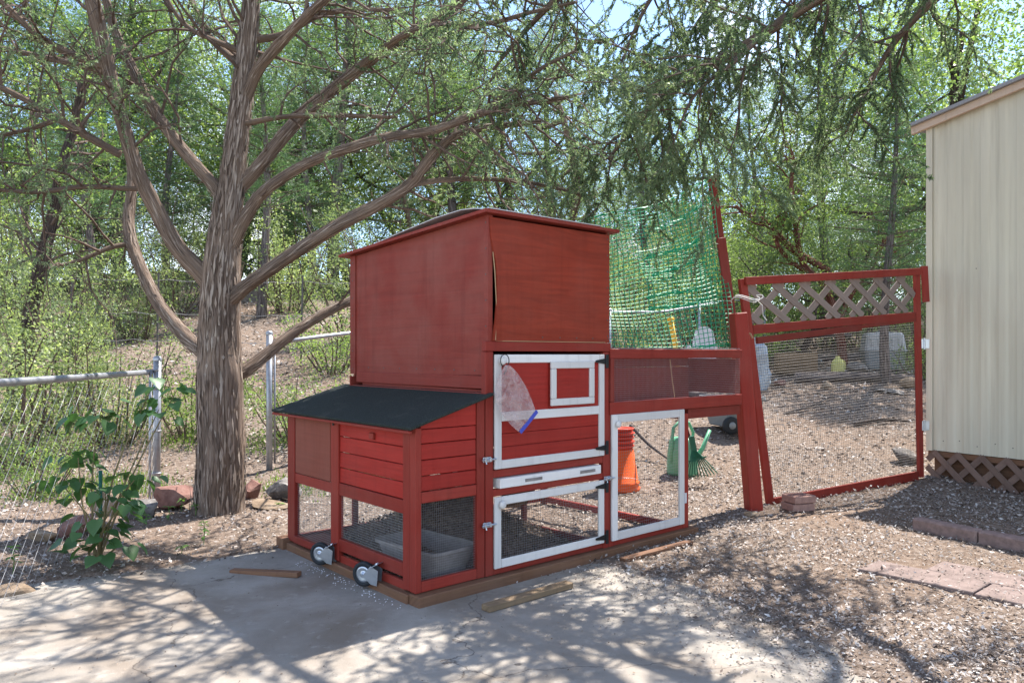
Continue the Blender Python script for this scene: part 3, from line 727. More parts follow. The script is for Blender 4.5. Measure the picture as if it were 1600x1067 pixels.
for k in range(6):
    c = Vector((1.02, 0.30, 0.50)).lerp(Vector((1.36, 0.85, 0.18)), (k + 0.6) / 6.5) + Vector((0.0, 0.0, 0.016)); s_ = Vector((0.857, -0.515, 0)) * 0.09
    MB().beam(c - s_, c + s_, 0.012, 0.012).build('rung', M['oldwood'], rp)

# casters on the nest side
def caster(v, z):
    c = empty('caster', (-0.062, v, z)); c.parent = coop; c.rotation_euler = (0, 0, math.radians(28))
    R90 = Matrix.Rotation(math.radians(-90), 3, 'Y')
    MB().lathe([(0.044, -0.014), (0.060, -0.014), (0.066, -0.009), (0.066, 0.009), (0.060, 0.014), (0.044, 0.014), (0.044, -0.014)], 28, (0, 0, 0), R90).build('tyre', M['rubber'], c, True)
    MB().lathe([(0.001, 0.020), (0.010, 0.020), (0.012, 0.012), (0.022, 0.010), (0.034, 0.015), (0.045, 0.012), (0.045, -0.012), (0.001, -0.014)], 24, (0, 0, 0), R90).build('hub', M['steel'], c, True)
    mb = MB()
    for sx in (-0.022, 0.022):
        mb.prism([(-0.012, -0.014), (0.008, -0.016), (-0.052, 0.052), (-0.098, 0.030), (-0.090, -0.050), (-0.055, -0.045)], 0, sx - 0.0015, sx + 0.0015)
    mb.tube([(-0.026, 0, 0), (0.026, 0, 0)], 0.006, 8); mb.build('fork', M['steel'], c)
    mb = MB(); mb.cbox((0.0, -0.078, 0.056), (0.085, 0.062, 0.004), Matrix.Rotation(math.radians(-28), 3, 'X'), 0.001)
    mb.lathe([(0.001, 0.008), (0.010, 0.007), (0.012, 0.0)], 10, (0.0, -0.078, 0.058), Matrix.Rotation(math.radians(-28), 3, 'X')); mb.build('plate', M['steel'], c)
caster(0.90, 0.088); caster(0.40, 0.080)

# ------------------------------------------------------------------ shed
S0 = Vector((4.075, 7.40, 0)); sw = Vector((0.53, -0.848, 0)).normalized(); sdp = Vector((sw.y * -1, sw.x, 0)); SA = math.atan2(sw.y, sw.x)
shed = empty('garden_shed', S0, SA, 'tall cream ribbed metal shed with lattice skirt at the right edge', 'shed')
SL, SZ0, SZ1, SP = 4.2, 0.315, 3.50, 0.165      # local x along the visible wall, y away from the yard
def rib(x):
    q = (x / 0.152) % 1.0
    return -0.0065 * min(1, max(0, min((q - 0.12) / 0.14, (0.78 - q) / 0.14)))
xs = np.unique(np.concatenate([np.arange(0, SL, 0.0127), [SL]]))
mb = MB()
for x in xs:
    mb.v.append((x, rib(x), SZ0)); mb.v.append((x, rib(x), SZ1 + SP * x))
for i in range(len(xs) - 1):
    q = [2 * i, 2 * i + 2, 2 * i + 3, 2 * i + 1]; mb.face(q, [(mb.v[j][0], mb.v[j][2]) for j in q])
mb.build('ribbed_wall', M['shed'], shed)
mb = MB(); mb.prism([(0.002, 0.001), (SL, 0.001), (SL, 3.0), (0.002, 3.0)], 2, SZ0 + 0.002, SZ1); mb.build('wall_core', M['shed'], shed)
mb = MB(); mb.prism([(-0.006, -0.022), (0.055, -0.022), (0.055, -0.018), (-0.002, -0.018), (-0.002, 3.0), (-0.006, 3.0)], 2, SZ0 - 0.004, SZ1 - 0.002); mb.build('corner_trim', M['shed'], shed)
ra = math.atan(SP)
mb = MB()
for k in range(26):
    for z_ in ((0.40, 2.05) if k % 3 == 0 else (0.42,)): mb.lathe([(0.005, 0.0), (0.005, 0.002), (0.001, 0.003)], 8, (0.152 * k + 0.002 + 0.006 * math.sin(k * 5 + z_), -0.001, z_ + 0.012 * math.sin(k * 3.3 + z_)), Matrix.Rotation(math.radians(90), 3, 'X'))
o = mb.build('nail_heads', M['wire_dark'], shed); o['kind'] = 'stuff'
def rl(x, dz): return (x, SZ1 + SP * x + dz)
mb = MB(); mb.prism([rl(-0.13, -0.060), rl(SL, -0.060), rl(SL, 0.01), rl(-0.13, 0.01)], 1, -0.065, -0.028); mb.build('fascia', M['fascia'], shed)
mb = MB(); mb.prism([rl(-0.16, 0.012), rl(SL, 0.012), rl(SL, 0.045), rl(-0.16, 0.045)], 1, -0.10, 3.1); mb.build('roof', M['roofgrey'], shed)
part('base', 'skid', (0.03, 0.06, -0.02), (SL, 2.9, SZ0 - 0.005), shed)
part('sill', 'skid', (0.0, 0.002, SZ0 - 0.06), (SL, 0.055, SZ0 - 0.006), shed)
k = 0
for lay, sg in ((0, 1), (1, -1)):
    for i in range(-2, 22):
        xa = i * 0.215 + (0.07 if lay else 0); ya = -0.006 - 0.011 * lay
        za, zc = 0.0, SZ0 - 0.012; dx = 0.30
        x0, x1 = (xa, xa + dx) if sg > 0 else (xa + dx, xa)
        a_, b_ = (x0, za), (x1, zc)
        lo, hi = min(x0, x1), max(x0, x1)
        if hi < 0.06 or lo > 2.6: continue
        if lo < 0.0:
            t_ = (0.0 - a_[0]) / (b_[0] - a_[0]); zz = za + (zc - za) * t_
            if sg > 0: a_ = (0.0, zz)
            else: b_ = (0.0, zz)
        if (Vector(a_) - Vector(b_)).length < 0.06: continue
        MB().beam((a_[0], ya, a_[1]), (b_[0], ya, b_[1]), 0.056, 0.008, (1, 0, 0.0), 0.001).build('lattice_slat', M['skirt'], shed)

# ------------------------------------------------------------------ gate, posts, netting
def quadpt(c, s, t):  # bilinear, c = bl, br, tl, tr
    return (c[0] * (1 - s) + c[1] * s) * (1 - t) + (c[2] * (1 - s) + c[3] * s) * t
gc = [P(1203, 787, 6.28), P(1438, 742, 7.25), P(1160, 440, 6.18), P(1432, 425, 7.22)]
gate = empty('garden_gate', gc[0], 0, 'sagging red garden gate with wire mesh and a lattice strip on top', 'gate')
GO = Vector(gc[0]); gq = lambda s, t, off=0: quadpt(gc, s, t) - GO + gn * off
gn = ((gc[1] - gc[0]).cross(gc[2] - gc[0])).normalized(); gn = -gn if gn.y > 0 else gn       # towards the camera
def gbar(name, a, b, w, t, mat='red', off=0.0, par=None):
    d_ = (b - a).normalized(); side = gn.cross(d_)
    return MB().beam(a + gn * off, b + gn * off, w, t, side).build(name, M[mat], par or gate)
gbar('stile', gq(0.0, -0.015), gq(0.0, 1.012), 0.075, 0.032)
gbar('stile', gq(1.0, -0.01), gq(1.0, 1.012), 0.07, 0.032)
gbar('rail', gq(0.022, 0.0), gq(0.978, 0.0), 0.085, 0.028)
gbar('rail', gq(0.0, 1.0), gq(1.0, 1.0), 0.065, 0.028, off=0.031)
gbar('rail', gq(0.02, 0.785), gq(0.98, 0.785), 0.075, 0.028)
gbar('rail', gq(0.03, 0.735), gq(0.62, 0.752), 0.055, 0.028, 'red_dull', 0.012)
gbar('rail', gq(0.60, 0.755), gq(0.98, 0.765), 0.030, 0.02, 'red_dull', 0.005)
# lattice slats in the top strip
tl0, tl1 = 0.805, 0.985; Wd = (gc[1] - gc[0]).length; Hd = (gc[2] - gc[0]).length
ns = 7
for lay, sg in ((0, 1), (1, -1)):
    for i in range(-2, ns + 2):
        s0 = (i + 0.5 * lay) / ns; ds = 0.42 / Wd * sg
        A = [s0, tl0]; B = [s0 + ds, tl1]
        def clip(A, B):
            for lim, lo in ((0.02, True), (0.98, False)):
                for X_, Y_ in ((A, B), (B, A)):
                    if (lo and X_[0] < lim) or ((not lo) and X_[0] > lim):
                        if (lo and Y_[0] <= lim) or ((not lo) and Y_[0] >= lim): return None
                        t_ = (lim - X_[0]) / (Y_[0] - X_[0]); X_[1] = X_[1] + (Y_[1] - X_[1]) * t_; X_[0] = lim
            return A, B
        r_ = clip(A, B)
        if r_ is None or abs(A[1] - B[1]) < 0.03: continue
        gbar('lattice_slat', gq(*A), gq(*B), 0.062, 0.008, 'lattice', -0.004 + 0.010 * lay)
# mesh of the gate
mb = MB(); n1, n2 = 84, 58
for i in range(n1 + 1): mb.tube([gq(0.02 + 0.96 * i / n1, 0.02, -0.006), gq(0.02 + 0.96 * i / n1, 0.745, -0.006)], 0.0011, 3, False)
for i in range(n2 + 1): mb.tube([gq(0.02, 0.02 + 0.725 * i / n2, -0.009), gq(0.5, 0.02 + 0.725 * i / n2 - 0.002 * math.sin(i), -0.012), gq(0.98, 0.02 + 0.725 * i / n2, -0.009)], 0.0011, 3, False)
o = mb.build('wire_mesh', M['wire_dark'], gate); o['kind'] = 'stuff'
for (px_, py_) in ((1444, 537), (1444, 665)):
    p = P(px_, py_, 7.24) - GO
    mb = MB(); mb.beam(p + Vector((-0.03, 0, -0.045)), p + Vector((-0.03, 0, 0.045)), 0.05, 0.006, (1, 0, 0)); mb.beam(p + Vector((0.03, 0.01, -0.045)), p + Vector((0.03, 0.01, 0.045)), 0.05, 0.006, (1, 0, 0))
    mb.tube([p + Vector((0, -0.006, -0.055)), p + Vector((0, -0.006, 0.055))], 0.009, 8); mb.build('hinge', M['steel'], gate)
p = P(1167, 520, 6.08) - GO
mb = MB(); mb.tube([p, p + Vector((0.02, -0.03, -0.01)), p + Vector((0.035, -0.035, -0.045))], 0.009, 6); mb.build('latch', M['rawedge'], gate)

mb = MB(); mb.beam(P(1178, 800, 6.02), P(1153, 489, 5.98), 0.115, 0.10, (1, 0.25, 0), 0.006)
o = mb.build('gate_post', M['red']); tag(o, 'stout red wooden post between the coop tunnel and the gate', 'post')
mb = MB(); mb.beam(P(1447, 472, 7.30), P(1444, 416, 7.30), 0.055, 0.035, (1, 0, 0)); o = mb.build('gate_stop', M['red']); tag(o, 'short red board screwed to the shed corner beside the gate top', 'board')
np_ = empty('net_post', P(1178, 760, 6.16), 0, 'tall leaning red post carrying the green net', 'post')
NO = Vector(np_.location)
MB().beam(P(1176, 740, 6.18) - NO, P(1126, 372, 6.22) - NO, 0.075, 0.04, (1, 0, 0), 0.004).build('lower_board', M['red_dull'], np_)
MB().beam(P(1138, 470, 6.27) - NO, P(1112, 277, 6.28) - NO, 0.065, 0.04, (1, 0, 0), 0.004).build('upper_board', M['red_dull'], np_)

# green net from the leaning post to the back of the coop box
nc = [P(915, 556, 5.75), P(1150, 548, 6.15), P(893, 350, 5.75), P(1111, 279, 6.22)]
net = empty('garden_net', nc[0], 0, 'bright green plastic garden net strung between coop box and leaning post', 'net')
def netp(s, t, ph=0.0, amp=1.0):
    p = quadpt(nc, s, t) - nc[0]
    sag = -0.05 * math.sin(math.pi * s) * t
    w1 = 0.018 * math.sin(5.1 * s + 3.0 * t + ph) + 0.022 * math.sin(11 * t - 4 * s + ph)
    w2 = 0.022 * math.sin(7.0 * t + 5 * s + 1.3 * ph) * math.sin(math.pi * min(1, t * 1.1))
    return p + Vector((w2 * amp, w1 * amp * 1.6, sag + 0.016 * math.sin(8 * s + 6 * t + ph) * amp))
def netlayer(s0, s1, t0, t1, n1, n2, ph, amp, r, seg=26):
    mb = MB()
    for i in range(n1 + 1):
        s_ = s0 + (s1 - s0) * i / n1; mb.tube([netp(s_, t0 + (t1 - t0) * k / seg, ph, amp) for k in range(seg + 1)], r, 3, False)
    for i in range(n2 + 1):
        t_ = t0 + (t1 - t0) * i / n2; mb.tube([netp(s0 + (s1 - s0) * k / seg, t_, ph, amp) for k in range(seg + 1)], r, 3, False)
    return mb
o = netlayer(0, 1, 0, 1, 32, 38, 0.0, 1.0, 0.0033).build('mesh', M['net'], net); o['kind'] = 'stuff'
o = netlayer(0.42, 0.96, 0.30, 0.72, 15, 18, 2.1, 1.3, 0.0028).build('mesh', M['net'], net); o['kind'] = 'stuff'
mb = MB()
for j in range(3): mb.tube([netp(k / 30, 1.0) + Vector((0.006 * math.sin(k * 1.7 + j * 2), 0.006 * math.cos(k * 1.3 + j * 2.1), 0.004 * math.sin(k * 2.3 + j))) for k in range(31)], 0.0055, 5)
mb.build('edge_rope', M['net'], net)
for (s0, s1, t0, dt, ph) in ((0.42, 0.86, 0.62, 0.07, 0.5), (0.45, 0.80, 0.50, 0.08, 1.1), (0.40, 0.85, 0.36, 0.05, 2.0), (0.55, 0.99, 0.83, 0.05, 0.2), (0.05, 0.98, 0.015, 0.0, 0.7), (0.40, 0.9, 0.28, 0.05, 2.9)):
    mb = MB()
    for j in range(3): mb.tube([netp(s0 + (s1 - s0) * k / 24, t0 + dt * k / 24 + 0.006 * j, ph, 1.5) + Vector((0, 0, 0.006 * math.sin(k * 1.3 + j * 2 + ph))) for k in range(25)], 0.0042, 4)
    mb.build('gathered_fold', M['net'], net)

# string tied round the gate top
mb = MB(); b_ = P(1163, 470, 6.05)
for j in range(3):
    pts = [b_ + Vector((0.10 * math.cos(a_ + j * .4) - 0.02 + 0.02 * j, -0.05 + 0.06 * math.sin(a_), 0.02 * math.sin(2 * a_ + j) + 0.012 * j)) for a_ in np.linspace(2.6, 6.4, 12)]
    mb.tube(pts, 0.0035, 5)
mb.tube([b_ + Vector((0.07, -0.06, 0.01)), b_ + Vector((0.12, -0.07, -0.04)), b_ + Vector((0.13, -0.06, -0.12)), b_ + Vector((0.16, -0.06, -0.16))], 0.0035, 5)
o = mb.build('string_loop', M['string']); tag(o, 'loop of white string tied round gate and post', 'string')

# ------------------------------------------------------------------ bag, tub, bricks, boards
bag = empty('plastic_bag', W(0.535, -0.050, 1.19), ANG, 'clear plastic zip bag hanging from the upper door knob', 'bag')
nA, nB = 13, 17
def bagp(s_, t_, side):
    top = Vector((-0.012 + 0.030 * s_, 0, 0.0)); l_ = Vector((-0.150, 0, -0.150)); r_ = Vector((0.120, 0, -0.06)); bl = Vector((0.095, 0, -0.37)); br = Vector((0.215, 0, -0.265))
    le = Vector((-0.012, 0, 0)) * (1 - t_) ** 2 + l_ * 2 * t_ * (1 - t_) * 1.25 + bl * t_ * t_; re = Vector((0.018, 0, 0)) * (1 - t_) ** 2 + r_ * 2 * t_ * (1 - t_) * 1.1 + br * t_ * t_
    p = le.lerp(re, s_); e = math.sin(math.pi * s_) * math.sin(math.pi * min(1, t_ * 0.9 + 0.05))
    y = side * (0.001 + 0.020 * e) - 0.020 + e * (0.010 * math.sin(9 * s_ + 7 * t_) + 0.007 * math.sin(17 * t_ - 11 * s_ + side)) ; return (p.x, y, p.z)
mb = MB()
for side in (-1, 1):
    b_ = len(mb.v)
    for i in range(nA):
        for k in range(nB): mb.v.append(bagp(i / (nA - 1), k / (nB - 1), side))
    for i in range(nA - 1):
        for k in range(nB - 1): q = [b_ + i * nB + k, b_ + (i + 1) * nB + k, b_ + (i + 1) * nB + k + 1, b_ + i * nB + k + 1]; mb.face(q if side < 0 else q[::-1], [(0, 0)] * 4)
mb.build('film', M['bag'], bag, True)
MB().beam((0.218, -0.026, -0.258), (0.092, -0.026, -0.368), 0.022, 0.005, (0.6, 0, -0.7)).build('zip_strip', M['blue'], bag)
mb = MB(); mb.tube([Vector((0.0 + 0.030 * math.cos(a_), -0.004, 0.024 + 0.034 * math.sin(a_))) for a_ in np.linspace(-1.2, 4.9, 18)], 0.0028, 5); mb.tube([(0.01, -0.004, -0.008), (0.004, -0.008, -0.03), (-0.012, -0.010, -0.05)], 0.0035, 5)
mb.build('hanging_tie', M['black'], bag)
def tubshape(w, l, h, wall=0.006, tap=0.82, lip=0.018, n=6):
    """open rounded box"""
    mb = MB()
    def ringp(sw_, sl_, z, r):
        out = []
        for cx, cy, a0 in ((1, 1, 0), (-1, 1, 90), (-1, -1, 180), (1, -1, 270)):
            for k in range(n):
                a_ = math.radians(a0 + 90 * k / (n - 1)); out.append((cx * (sw_ / 2 - r) + r * math.cos(a_), cy * (sl_ / 2 - r) + r * math.sin(a_), z))
        return out
    rr = min(w, l) * 0.16
    rings = [ringp(w * tap * .94, l * tap * .96, 0.0, rr), ringp(w * tap, l * tap, 0.012, rr), ringp(w * .97, l * .975, h * 0.9, rr), ringp(w + lip, l + lip, h * 0.9, rr), ringp(w + lip, l + lip, h, rr), ringp(w - wall, l - wall, h, rr), ringp(w * tap - wall, l * tap - wall, 0.014, rr)]
    m = len(rings[0])
    for r_ in rings: mb.v.extend(r_)
    for i in range(len(rings) - 1):
        for k in range(m):
            k2 = (k + 1) % m; mb.face([i * m + k, i * m + k2, (i + 1) * m + k2, (i + 1) * m + k], [(0, 0)] * 4)
    mb.face(list(range(m))[::-1], [(0, 0)] * m); mb.face([(len(rings) - 1) * m + k for k in range(m)], [(0, 0)] * m)
    return mb
o = tubshape(0.33, 0.52, 0.155).build('plastic_tub', M['tub'], None, False, loc=W(0.285, 0.33, 0.06), rot=(0, 0, ANG + 0.1)); tag(o, 'dusty grey plastic tub inside the coop run behind the mesh', 'tub')

bk = P(1250, 806, 5.95)
for k, (z, rz) in enumerate(((0.005, 0.30), (0.068, 0.36))):
    mb = MB(); mb.cbox((0, 0, 0.030), (0.205, 0.16, 0.058), None, 0.005)
    o = mb.build('paver_brick', M['brick'], loc=(bk.x + 0.008 * k, bk.y + 0.05, float(tz(bk.x, bk.y)) + z), rot=(0.0, 0.01, rz))
    tag(o, ['pinkish paver brick lying on the ground, lower of the pair at the gate', 'pinkish grooved paver brick resting on another at the gate foot'][k], 'brick', 'bricks holding the gate')
    if k == 1:
        for q in range(9): MB().cbox((-0.082 + 0.0205 * q, 0, 0.0605), (0.008, 0.14, 0.004), None, 0.001).build('ridge', M['brick'], o)

def board(name, a, b, w, t, mat, label, cat='board'):
    a = Vector(a); b = Vector(b); c = (a + b) / 2
    mb = MB(); mb.beam(a - c, b - c, w, t, (0, 0, 1) if t > w else Vector((-(b - a).y, (b - a).x, 0)), 0.003)
    o = mb.build(name, M[mat], loc=c); return tag(o, label, cat)
board('loose_board', P(362, 894, 4.34) + Vector((0, 0, .006)), P(468, 899, 4.23) + Vector((0, 0, .008)), 0.05, 0.028, 'skid', 'short brown stick of timber lying on the slab left of the coop')
board('loose_board', W(0.20, -0.30, 0.016), W(0.78, -0.30, 0.018), 0.062, 0.030, 'oldwood', 'pale weathered board lying on the slab in front of the door side')
board('loose_board', W(1.35, -0.18, 0.020), W(2.0, -0.20, 0.026), 0.05, 0.022, 'skid', 'thin brown batten half buried in leaves below the run door')

# ------------------------------------------------------------------ rocks
def rock(px, py, d, sx, sy, sz, mat, label, seed, rz=0.0):
    import bmesh
    bm = bmesh.new(); bmesh.ops.create_icosphere(bm, subdivisions=3, radius=1.0); r = np.random.default_rng(seed)
    planes = [(Vector(r.normal(size=3)).normalized(), 0.45 + 0.33 * r.random()) for _ in range(15)]
    for v in bm.verts:
        for n, dd in planes:
            q = v.co.dot(n)
            if q > dd: v.co -= n * (q - dd) * 0.98
        v.co += Vector(r.normal(size=3)) * 0.012
        v.co = Vector((v.co.x * sx, v.co.y * sy, v.co.z * sz))
    me = bpy.data.meshes.new('rock'); bm.to_mesh(me); bm.free(); me.materials.append(M[mat])
    x = (px - 800) / F * d
    o = link('rock', me, None, (x, d, float(tz(x, d)) + sz * 0.55), (0.1 * r.normal(), 0.1 * r.normal(), rz)); return tag(o, label, 'rock', 'rocks round the tree foot')
rock(270, 790, 6.05, 0.21, 0.15, 0.15, 'rock_red', 'reddish wedge shaped rock against the left of the tree foot', 1, 0.3)
rock(226, 812, 5.75, 0.165, 0.13, 0.11, 'rock_grey', 'dark grey rock in front of the fence post foot', 2)
rock(170, 806, 5.85, 0.14, 0.11, 0.16, 'rock_tan', 'upright tan rock behind the leafy sapling', 3)
rock(112, 846, 5.15, 0.17, 0.12, 0.10, 'rock_red', 'reddish rock half hidden by the sapling', 4)
rock(66, 856, 5.0, 0.16, 0.10, 0.055, 'rock_tan', 'flat tan stone left of the sapling near the slab', 5)
rock(393, 768, 6.5, 0.10, 0.12, 0.13, 'rock_red', 'small reddish rock tucked right of the trunk', 6)
rock(437, 766, 6.45, 0.19, 0.16, 0.14, 'rock_grey', 'pale lichen covered boulder beside the right fence post', 7)
rock(424, 790, 6.1, 0.20, 0.13, 0.045, 'rock_tan', 'flat tan slab of stone at the right of the trunk', 8)
rock(18, 925, 3.95, 0.11, 0.10, 0.06, 'rock_tan', 'orange brown stone at the slab corner by the left edge', 9)
rock(1172, 812, 5.75, 0.06, 0.05, 0.03, 'rock_tan', 'small stone at the foot of the red gate post', 10)
rock(1392, 629, 11.9, 0.23, 0.3, 0.05, 'rock_grey', 'flat pale stepping stone in the yard behind the gate', 11)
rock(1418, 722, 7.9, 0.19, 0.2, 0.10, 'rock_grey', 'grey stone inside the gate beside the shed corner', 12)

# ------------------------------------------------------------------ things in the yard behind
def lathe_obj(name, prof, mat, parent=None, n=24, **k): return MB().lathe(prof, n).build(name, M[mat], parent, True, **k)
bx_ = P(968, 765, 6.85); bz = float(tz(bx_.x, bx_.y))
bk_ = empty('orange_bucket', (bx_.x, bx_.y, bz), 0, 'orange bucket standing upside down beyond the run door', 'bucket')
lathe_obj('shell', [(0.180, 0.0), (0.186, 0.0), (0.186, 0.03), (0.176, 0.035), (0.174, 0.06), (0.180, 0.065), (0.180, 0.075), (0.170, 0.08), (0.128, 0.365), (0.122, 0.372), (0.001, 0.372)], 'orange', bk_)
mb = MB(); mb.tube([Vector((0.18 * math.cos(a_), -0.02 - 0.18 * math.sin(a_), 0.07 + 0.07 * math.sin(a_))) for a_ in np.linspace(0, math.pi, 14)], 0.0025, 5); mb.build('wire_handle', M['wire'], bk_)
for k in range(5):
    z = bz + 0.3725 + k * 0.038
    o = lathe_obj('red_pot', [(0.095, 0.0), (0.118, 0.0), (0.128, 0.022), (0.136, 0.024), (0.136, 0.036), (0.126, 0.037), (0.110, 0.006), (0.001, 0.006)], 'redplastic', None, 24, loc=(bx_.x - 0.004 + 0.004 * (k % 2), bx_.y, z))
    tag(o, ['red plastic pot lowest of the stack on the orange bucket', 'red plastic pot second from below on the orange bucket', 'red plastic pot in the middle of the stack on the orange bucket', 'red plastic pot second from the top on the orange bucket', 'red plastic pot topmost of the stack on the orange bucket'][k], 'pot', 'red pots stacked on the bucket')

wc = G(1066, 7.45); can = empty('watering_can', wc, 3.7, 'pale green plastic watering can behind the coop run', 'watering can')
lathe_obj('body', [(0.001, 0.0), (0.145, 0.0), (0.15, 0.02), (0.145, 0.20), (0.125, 0.33), (0.10, 0.36), (0.001, 0.365)], 'greenplastic', can)
MB().tube([(-0.13, 0, 0.25), (-0.15, 0, 0.40), (-0.09, 0, 0.50), (0.03, 0, 0.52), (0.12, 0, 0.46), (0.14, 0, 0.30), (0.14, 0, 0.12)], 0.016, 8).build('handle', M['greenplastic'], can, True)
MB().tube([(-0.10, 0.02, 0.08), (-0.24, 0.04, 0.24), (-0.33, 0.05, 0.42)], [0.03, 0.022, 0.016], 8).build('spout', M['greenplastic'], can, True)

r0 = P(1098, 742, 7.0); rk = empty('leaf_rake', r0, 0, 'dark green leaf rake standing with tines down behind the tunnel', 'rake')
sock = P(1082, 698, 7.0) - r0
MB().tube([sock, P(1074, 672, 7.02) - r0, P(1040, 560, 7.25) - r0], [0.013, 0.012, 0.012], 8).build('handle', M['bark_dark'], rk)
for k in range(11):
    e = P(1071 + 5.0 * k, 745 - 0.5 * k - 0.13 * (k - 5) ** 2 + 2, 6.98) - r0; m_ = sock.lerp(e, 0.5) + Vector((0, -0.03, 0))
    MB().tube([sock, m_, e, e + Vector((0.003, 0.03, -0.012))], [0.006, 0.0055, 0.005, 0.004], 4).build('tine', M['darkgreen'], rk)
MB().beam(P(1076, 721, 6.97) - r0, P(1104, 713, 6.97) - r0, 0.014, 0.01).build('crossbar', M['darkgreen'], rk)
MB().beam(sock + Vector((0.02, 0, -0.06)), sock + Vector((-0.012, 0, 0.10)), 0.05, 0.03, (1, 0, 0)).build('socket', M['darkgreen'], rk)

ct = G(1143, 9.3); cart = empty('garden_cart', ct, 0.25, 'grey plastic garden cart glimpsed under the tunnel', 'cart')
tubshape(0.52, 0.75, 0.36, 0.01, 0.72).build('tray', M['greyplastic'], cart, False, loc=(0, 0, 0.07))
for s_ in (-0.20, 0.12):
    wv = MB().lathe([(0.06, -0.03), (0.10, -0.03), (0.105, 0), (0.10, 0.03), (0.06, 0.03), (0.02, 0.035), (0.001, 0.035)], 20, (0, 0, 0), Matrix.Rotation(math.radians(90), 3, 'X')).build('wheel', M['rubber'], cart, True, loc=(s_, -0.33, 0.105))
    MB().lathe([(0.001, 0.045), (0.04, 0.043), (0.045, 0.03)], 14, (0, 0, 0), Matrix.Rotation(math.radians(90), 3, 'X')).build('rim', M['greyplastic'], wv, True)

ch = G(1098, 13.0); chair = empty('plastic_chair', ch, -0.35, 'white plastic garden chair seen through the green net', 'chair')
mb = MB(); prof = [(-0.20, 0.45), (-0.19, 0.75), (-0.15, 0.92), (-0.06, 1.0), (0.06, 1.0), (0.15, 0.92), (0.19, 0.75), (0.20, 0.45)]
mb.prism(prof, 1, 0.18, 0.21); mb.build('backrest', M['palegrey'], chair)
part('seat', 'palegrey', (-0.23, -0.24, 0.42), (0.23, 0.22, 0.448), chair, 0.01)
for sx in (-0.20, 0.20):
    for sy in (-0.21, 0.19): MB().beam((sx, sy, 0.42), (sx * 1.15, sy * 1.15, 0.0), 0.045, 0.03, (1, 0, 0)).build('leg', M['palegrey'], chair)
    part('armrest', 'palegrey', (sx * 1.2 - 0.025, -0.2, 0.64), (sx * 1.2 + 0.025, 0.2, 0.665), chair, 0.008)
    MB().beam((sx * 1.2, -0.18, 0.64), (sx * 1.1, -0.21, 0.43), 0.04, 0.03, (1, 0, 0)).build('arm_post', M['palegrey'], chair)

yp = empty('yellow_pole', G(1060, 12.0), 0, 'yellow tool handle standing upright behind the green net', 'tool'); YO = Vector(yp.location)
MB().tube([(0, 0, 0), P(1058, 560, 12.0) - YO, P(1048, 500, 12.0) - YO], 0.042, 10).build('shaft', M['yellow'], yp, True)
MB().lathe([(0.05, 0), (0.06, 0.02), (0.05, 0.06), (0.001, 0.07)], 12, P(1048, 502, 12.0) - YO).build('grip', M['yellow'], yp, True)
MB().cbox((0, 0, 0.09), (0.16, 0.03, 0.22), None, 0.01).build('blade', M['wire_dark'], yp)

sk = G(1184, 12.4); sack = empty('plastic_sack', sk, 0, 'crumpled pale blue plastic sack beside the left gate stile', 'sack')
mb = MB(); n_ = 18; hh = [0, 0.12, 0.25, 0.42, 0.58, 0.70, 0.78, 0.86]; rr_ = [0.15, 0.18, 0.17, 0.15, 0.17, 0.15, 0.08, 0.12]
for i, (h_, r_) in enumerate(zip(hh, rr_)):
    for k in range(n_):
        a_ = 2 * math.pi * k / n_; r2 = r_ * (1 + 0.16 * math.sin(3 * a_ + i * 1.3) + 0.10 * math.sin(7 * a_ + 2 * i)); mb.v.append((r2 * math.cos(a_), r2 * math.sin(a_), h_))
for i in range(len(hh) - 1):
    for k in range(n_): q = [i * n_ + k, i * n_ + (k + 1) % n_, (i + 1) * n_ + (k + 1) % n_, (i + 1) * n_ + k]; mb.face(q, [(0, 0)] * 4)
mb.build('film', plain('pale_blue_film', (0.30, 0.35, 0.40), 0.3, 0, 0.25, 30), sack); MB().tube([(0.085 * math.cos(a_), 0.085 * math.sin(a_), 0.78) for a_ in np.linspace(0, 6.28, 14)], 0.012, 6).build('tie', M['string'], sack)

bxp = G(1243, 13.6); wb = empty('wooden_box', bxp, -0.15, 'low weathered wooden planter box in the yard behind the gate', 'box')
for k in range(3):
    part('plank', 'oldwood', (-0.34, -0.17, 0.02 + 0.125 * k), (0.34, -0.15, 0.138 + 0.125 * k), wb); part('plank', 'oldwood', (-0.34, 0.15, 0.02 + 0.125 * k), (0.34, 0.17, 0.138 + 0.125 * k), wb)
    for s_ in (-1, 1): part('plank', 'oldwood', (s_ * 0.33 - 0.01, -0.148, 0.02 + 0.125 * k), (s_ * 0.33 + 0.01, 0.148, 0.138 + 0.125 * k), wb)
part('soil_fill', 'bark_dark', (-0.318, -0.148, 0.02), (0.318, 0.148, 0.33), wb)

kp = G(1379, 14.4); kn = empty('pet_carrier', kp, -0.25, 'grey plastic pet carrier under the trees behind the gate', 'pet carrier')
mb = MB(); W_, L_, H_ = 0.74, 0.56, 0.70
def rbox(z, s_): return [(s_ * W_ / 2 * cx_, s_ * L_ / 2 * cy_, z) for cx_, cy_ in ((-1, -.86), (-.86, -1), (.86, -1), (1, -.86), (1, .86), (.86, 1), (-.86, 1), (-1, .86))]
def shell(levels, name, mat):
    mb = MB()
    for z, s_ in levels: mb.v.extend(rbox(z, s_))
    for i in range(len(levels) - 1):
        for k in range(8): mb.face([i * 8 + k, i * 8 + (k + 1) % 8, (i + 1) * 8 + (k + 1) % 8, (i + 1) * 8 + k], [(0, 0)] * 4)
    mb.face(list(range(8))[::-1], [(0, 0)] * 8); mb.face([(len(levels) - 1) * 8 + k for k in range(8)], [(0, 0)] * 8); return mb.build(name, M[mat], kn)
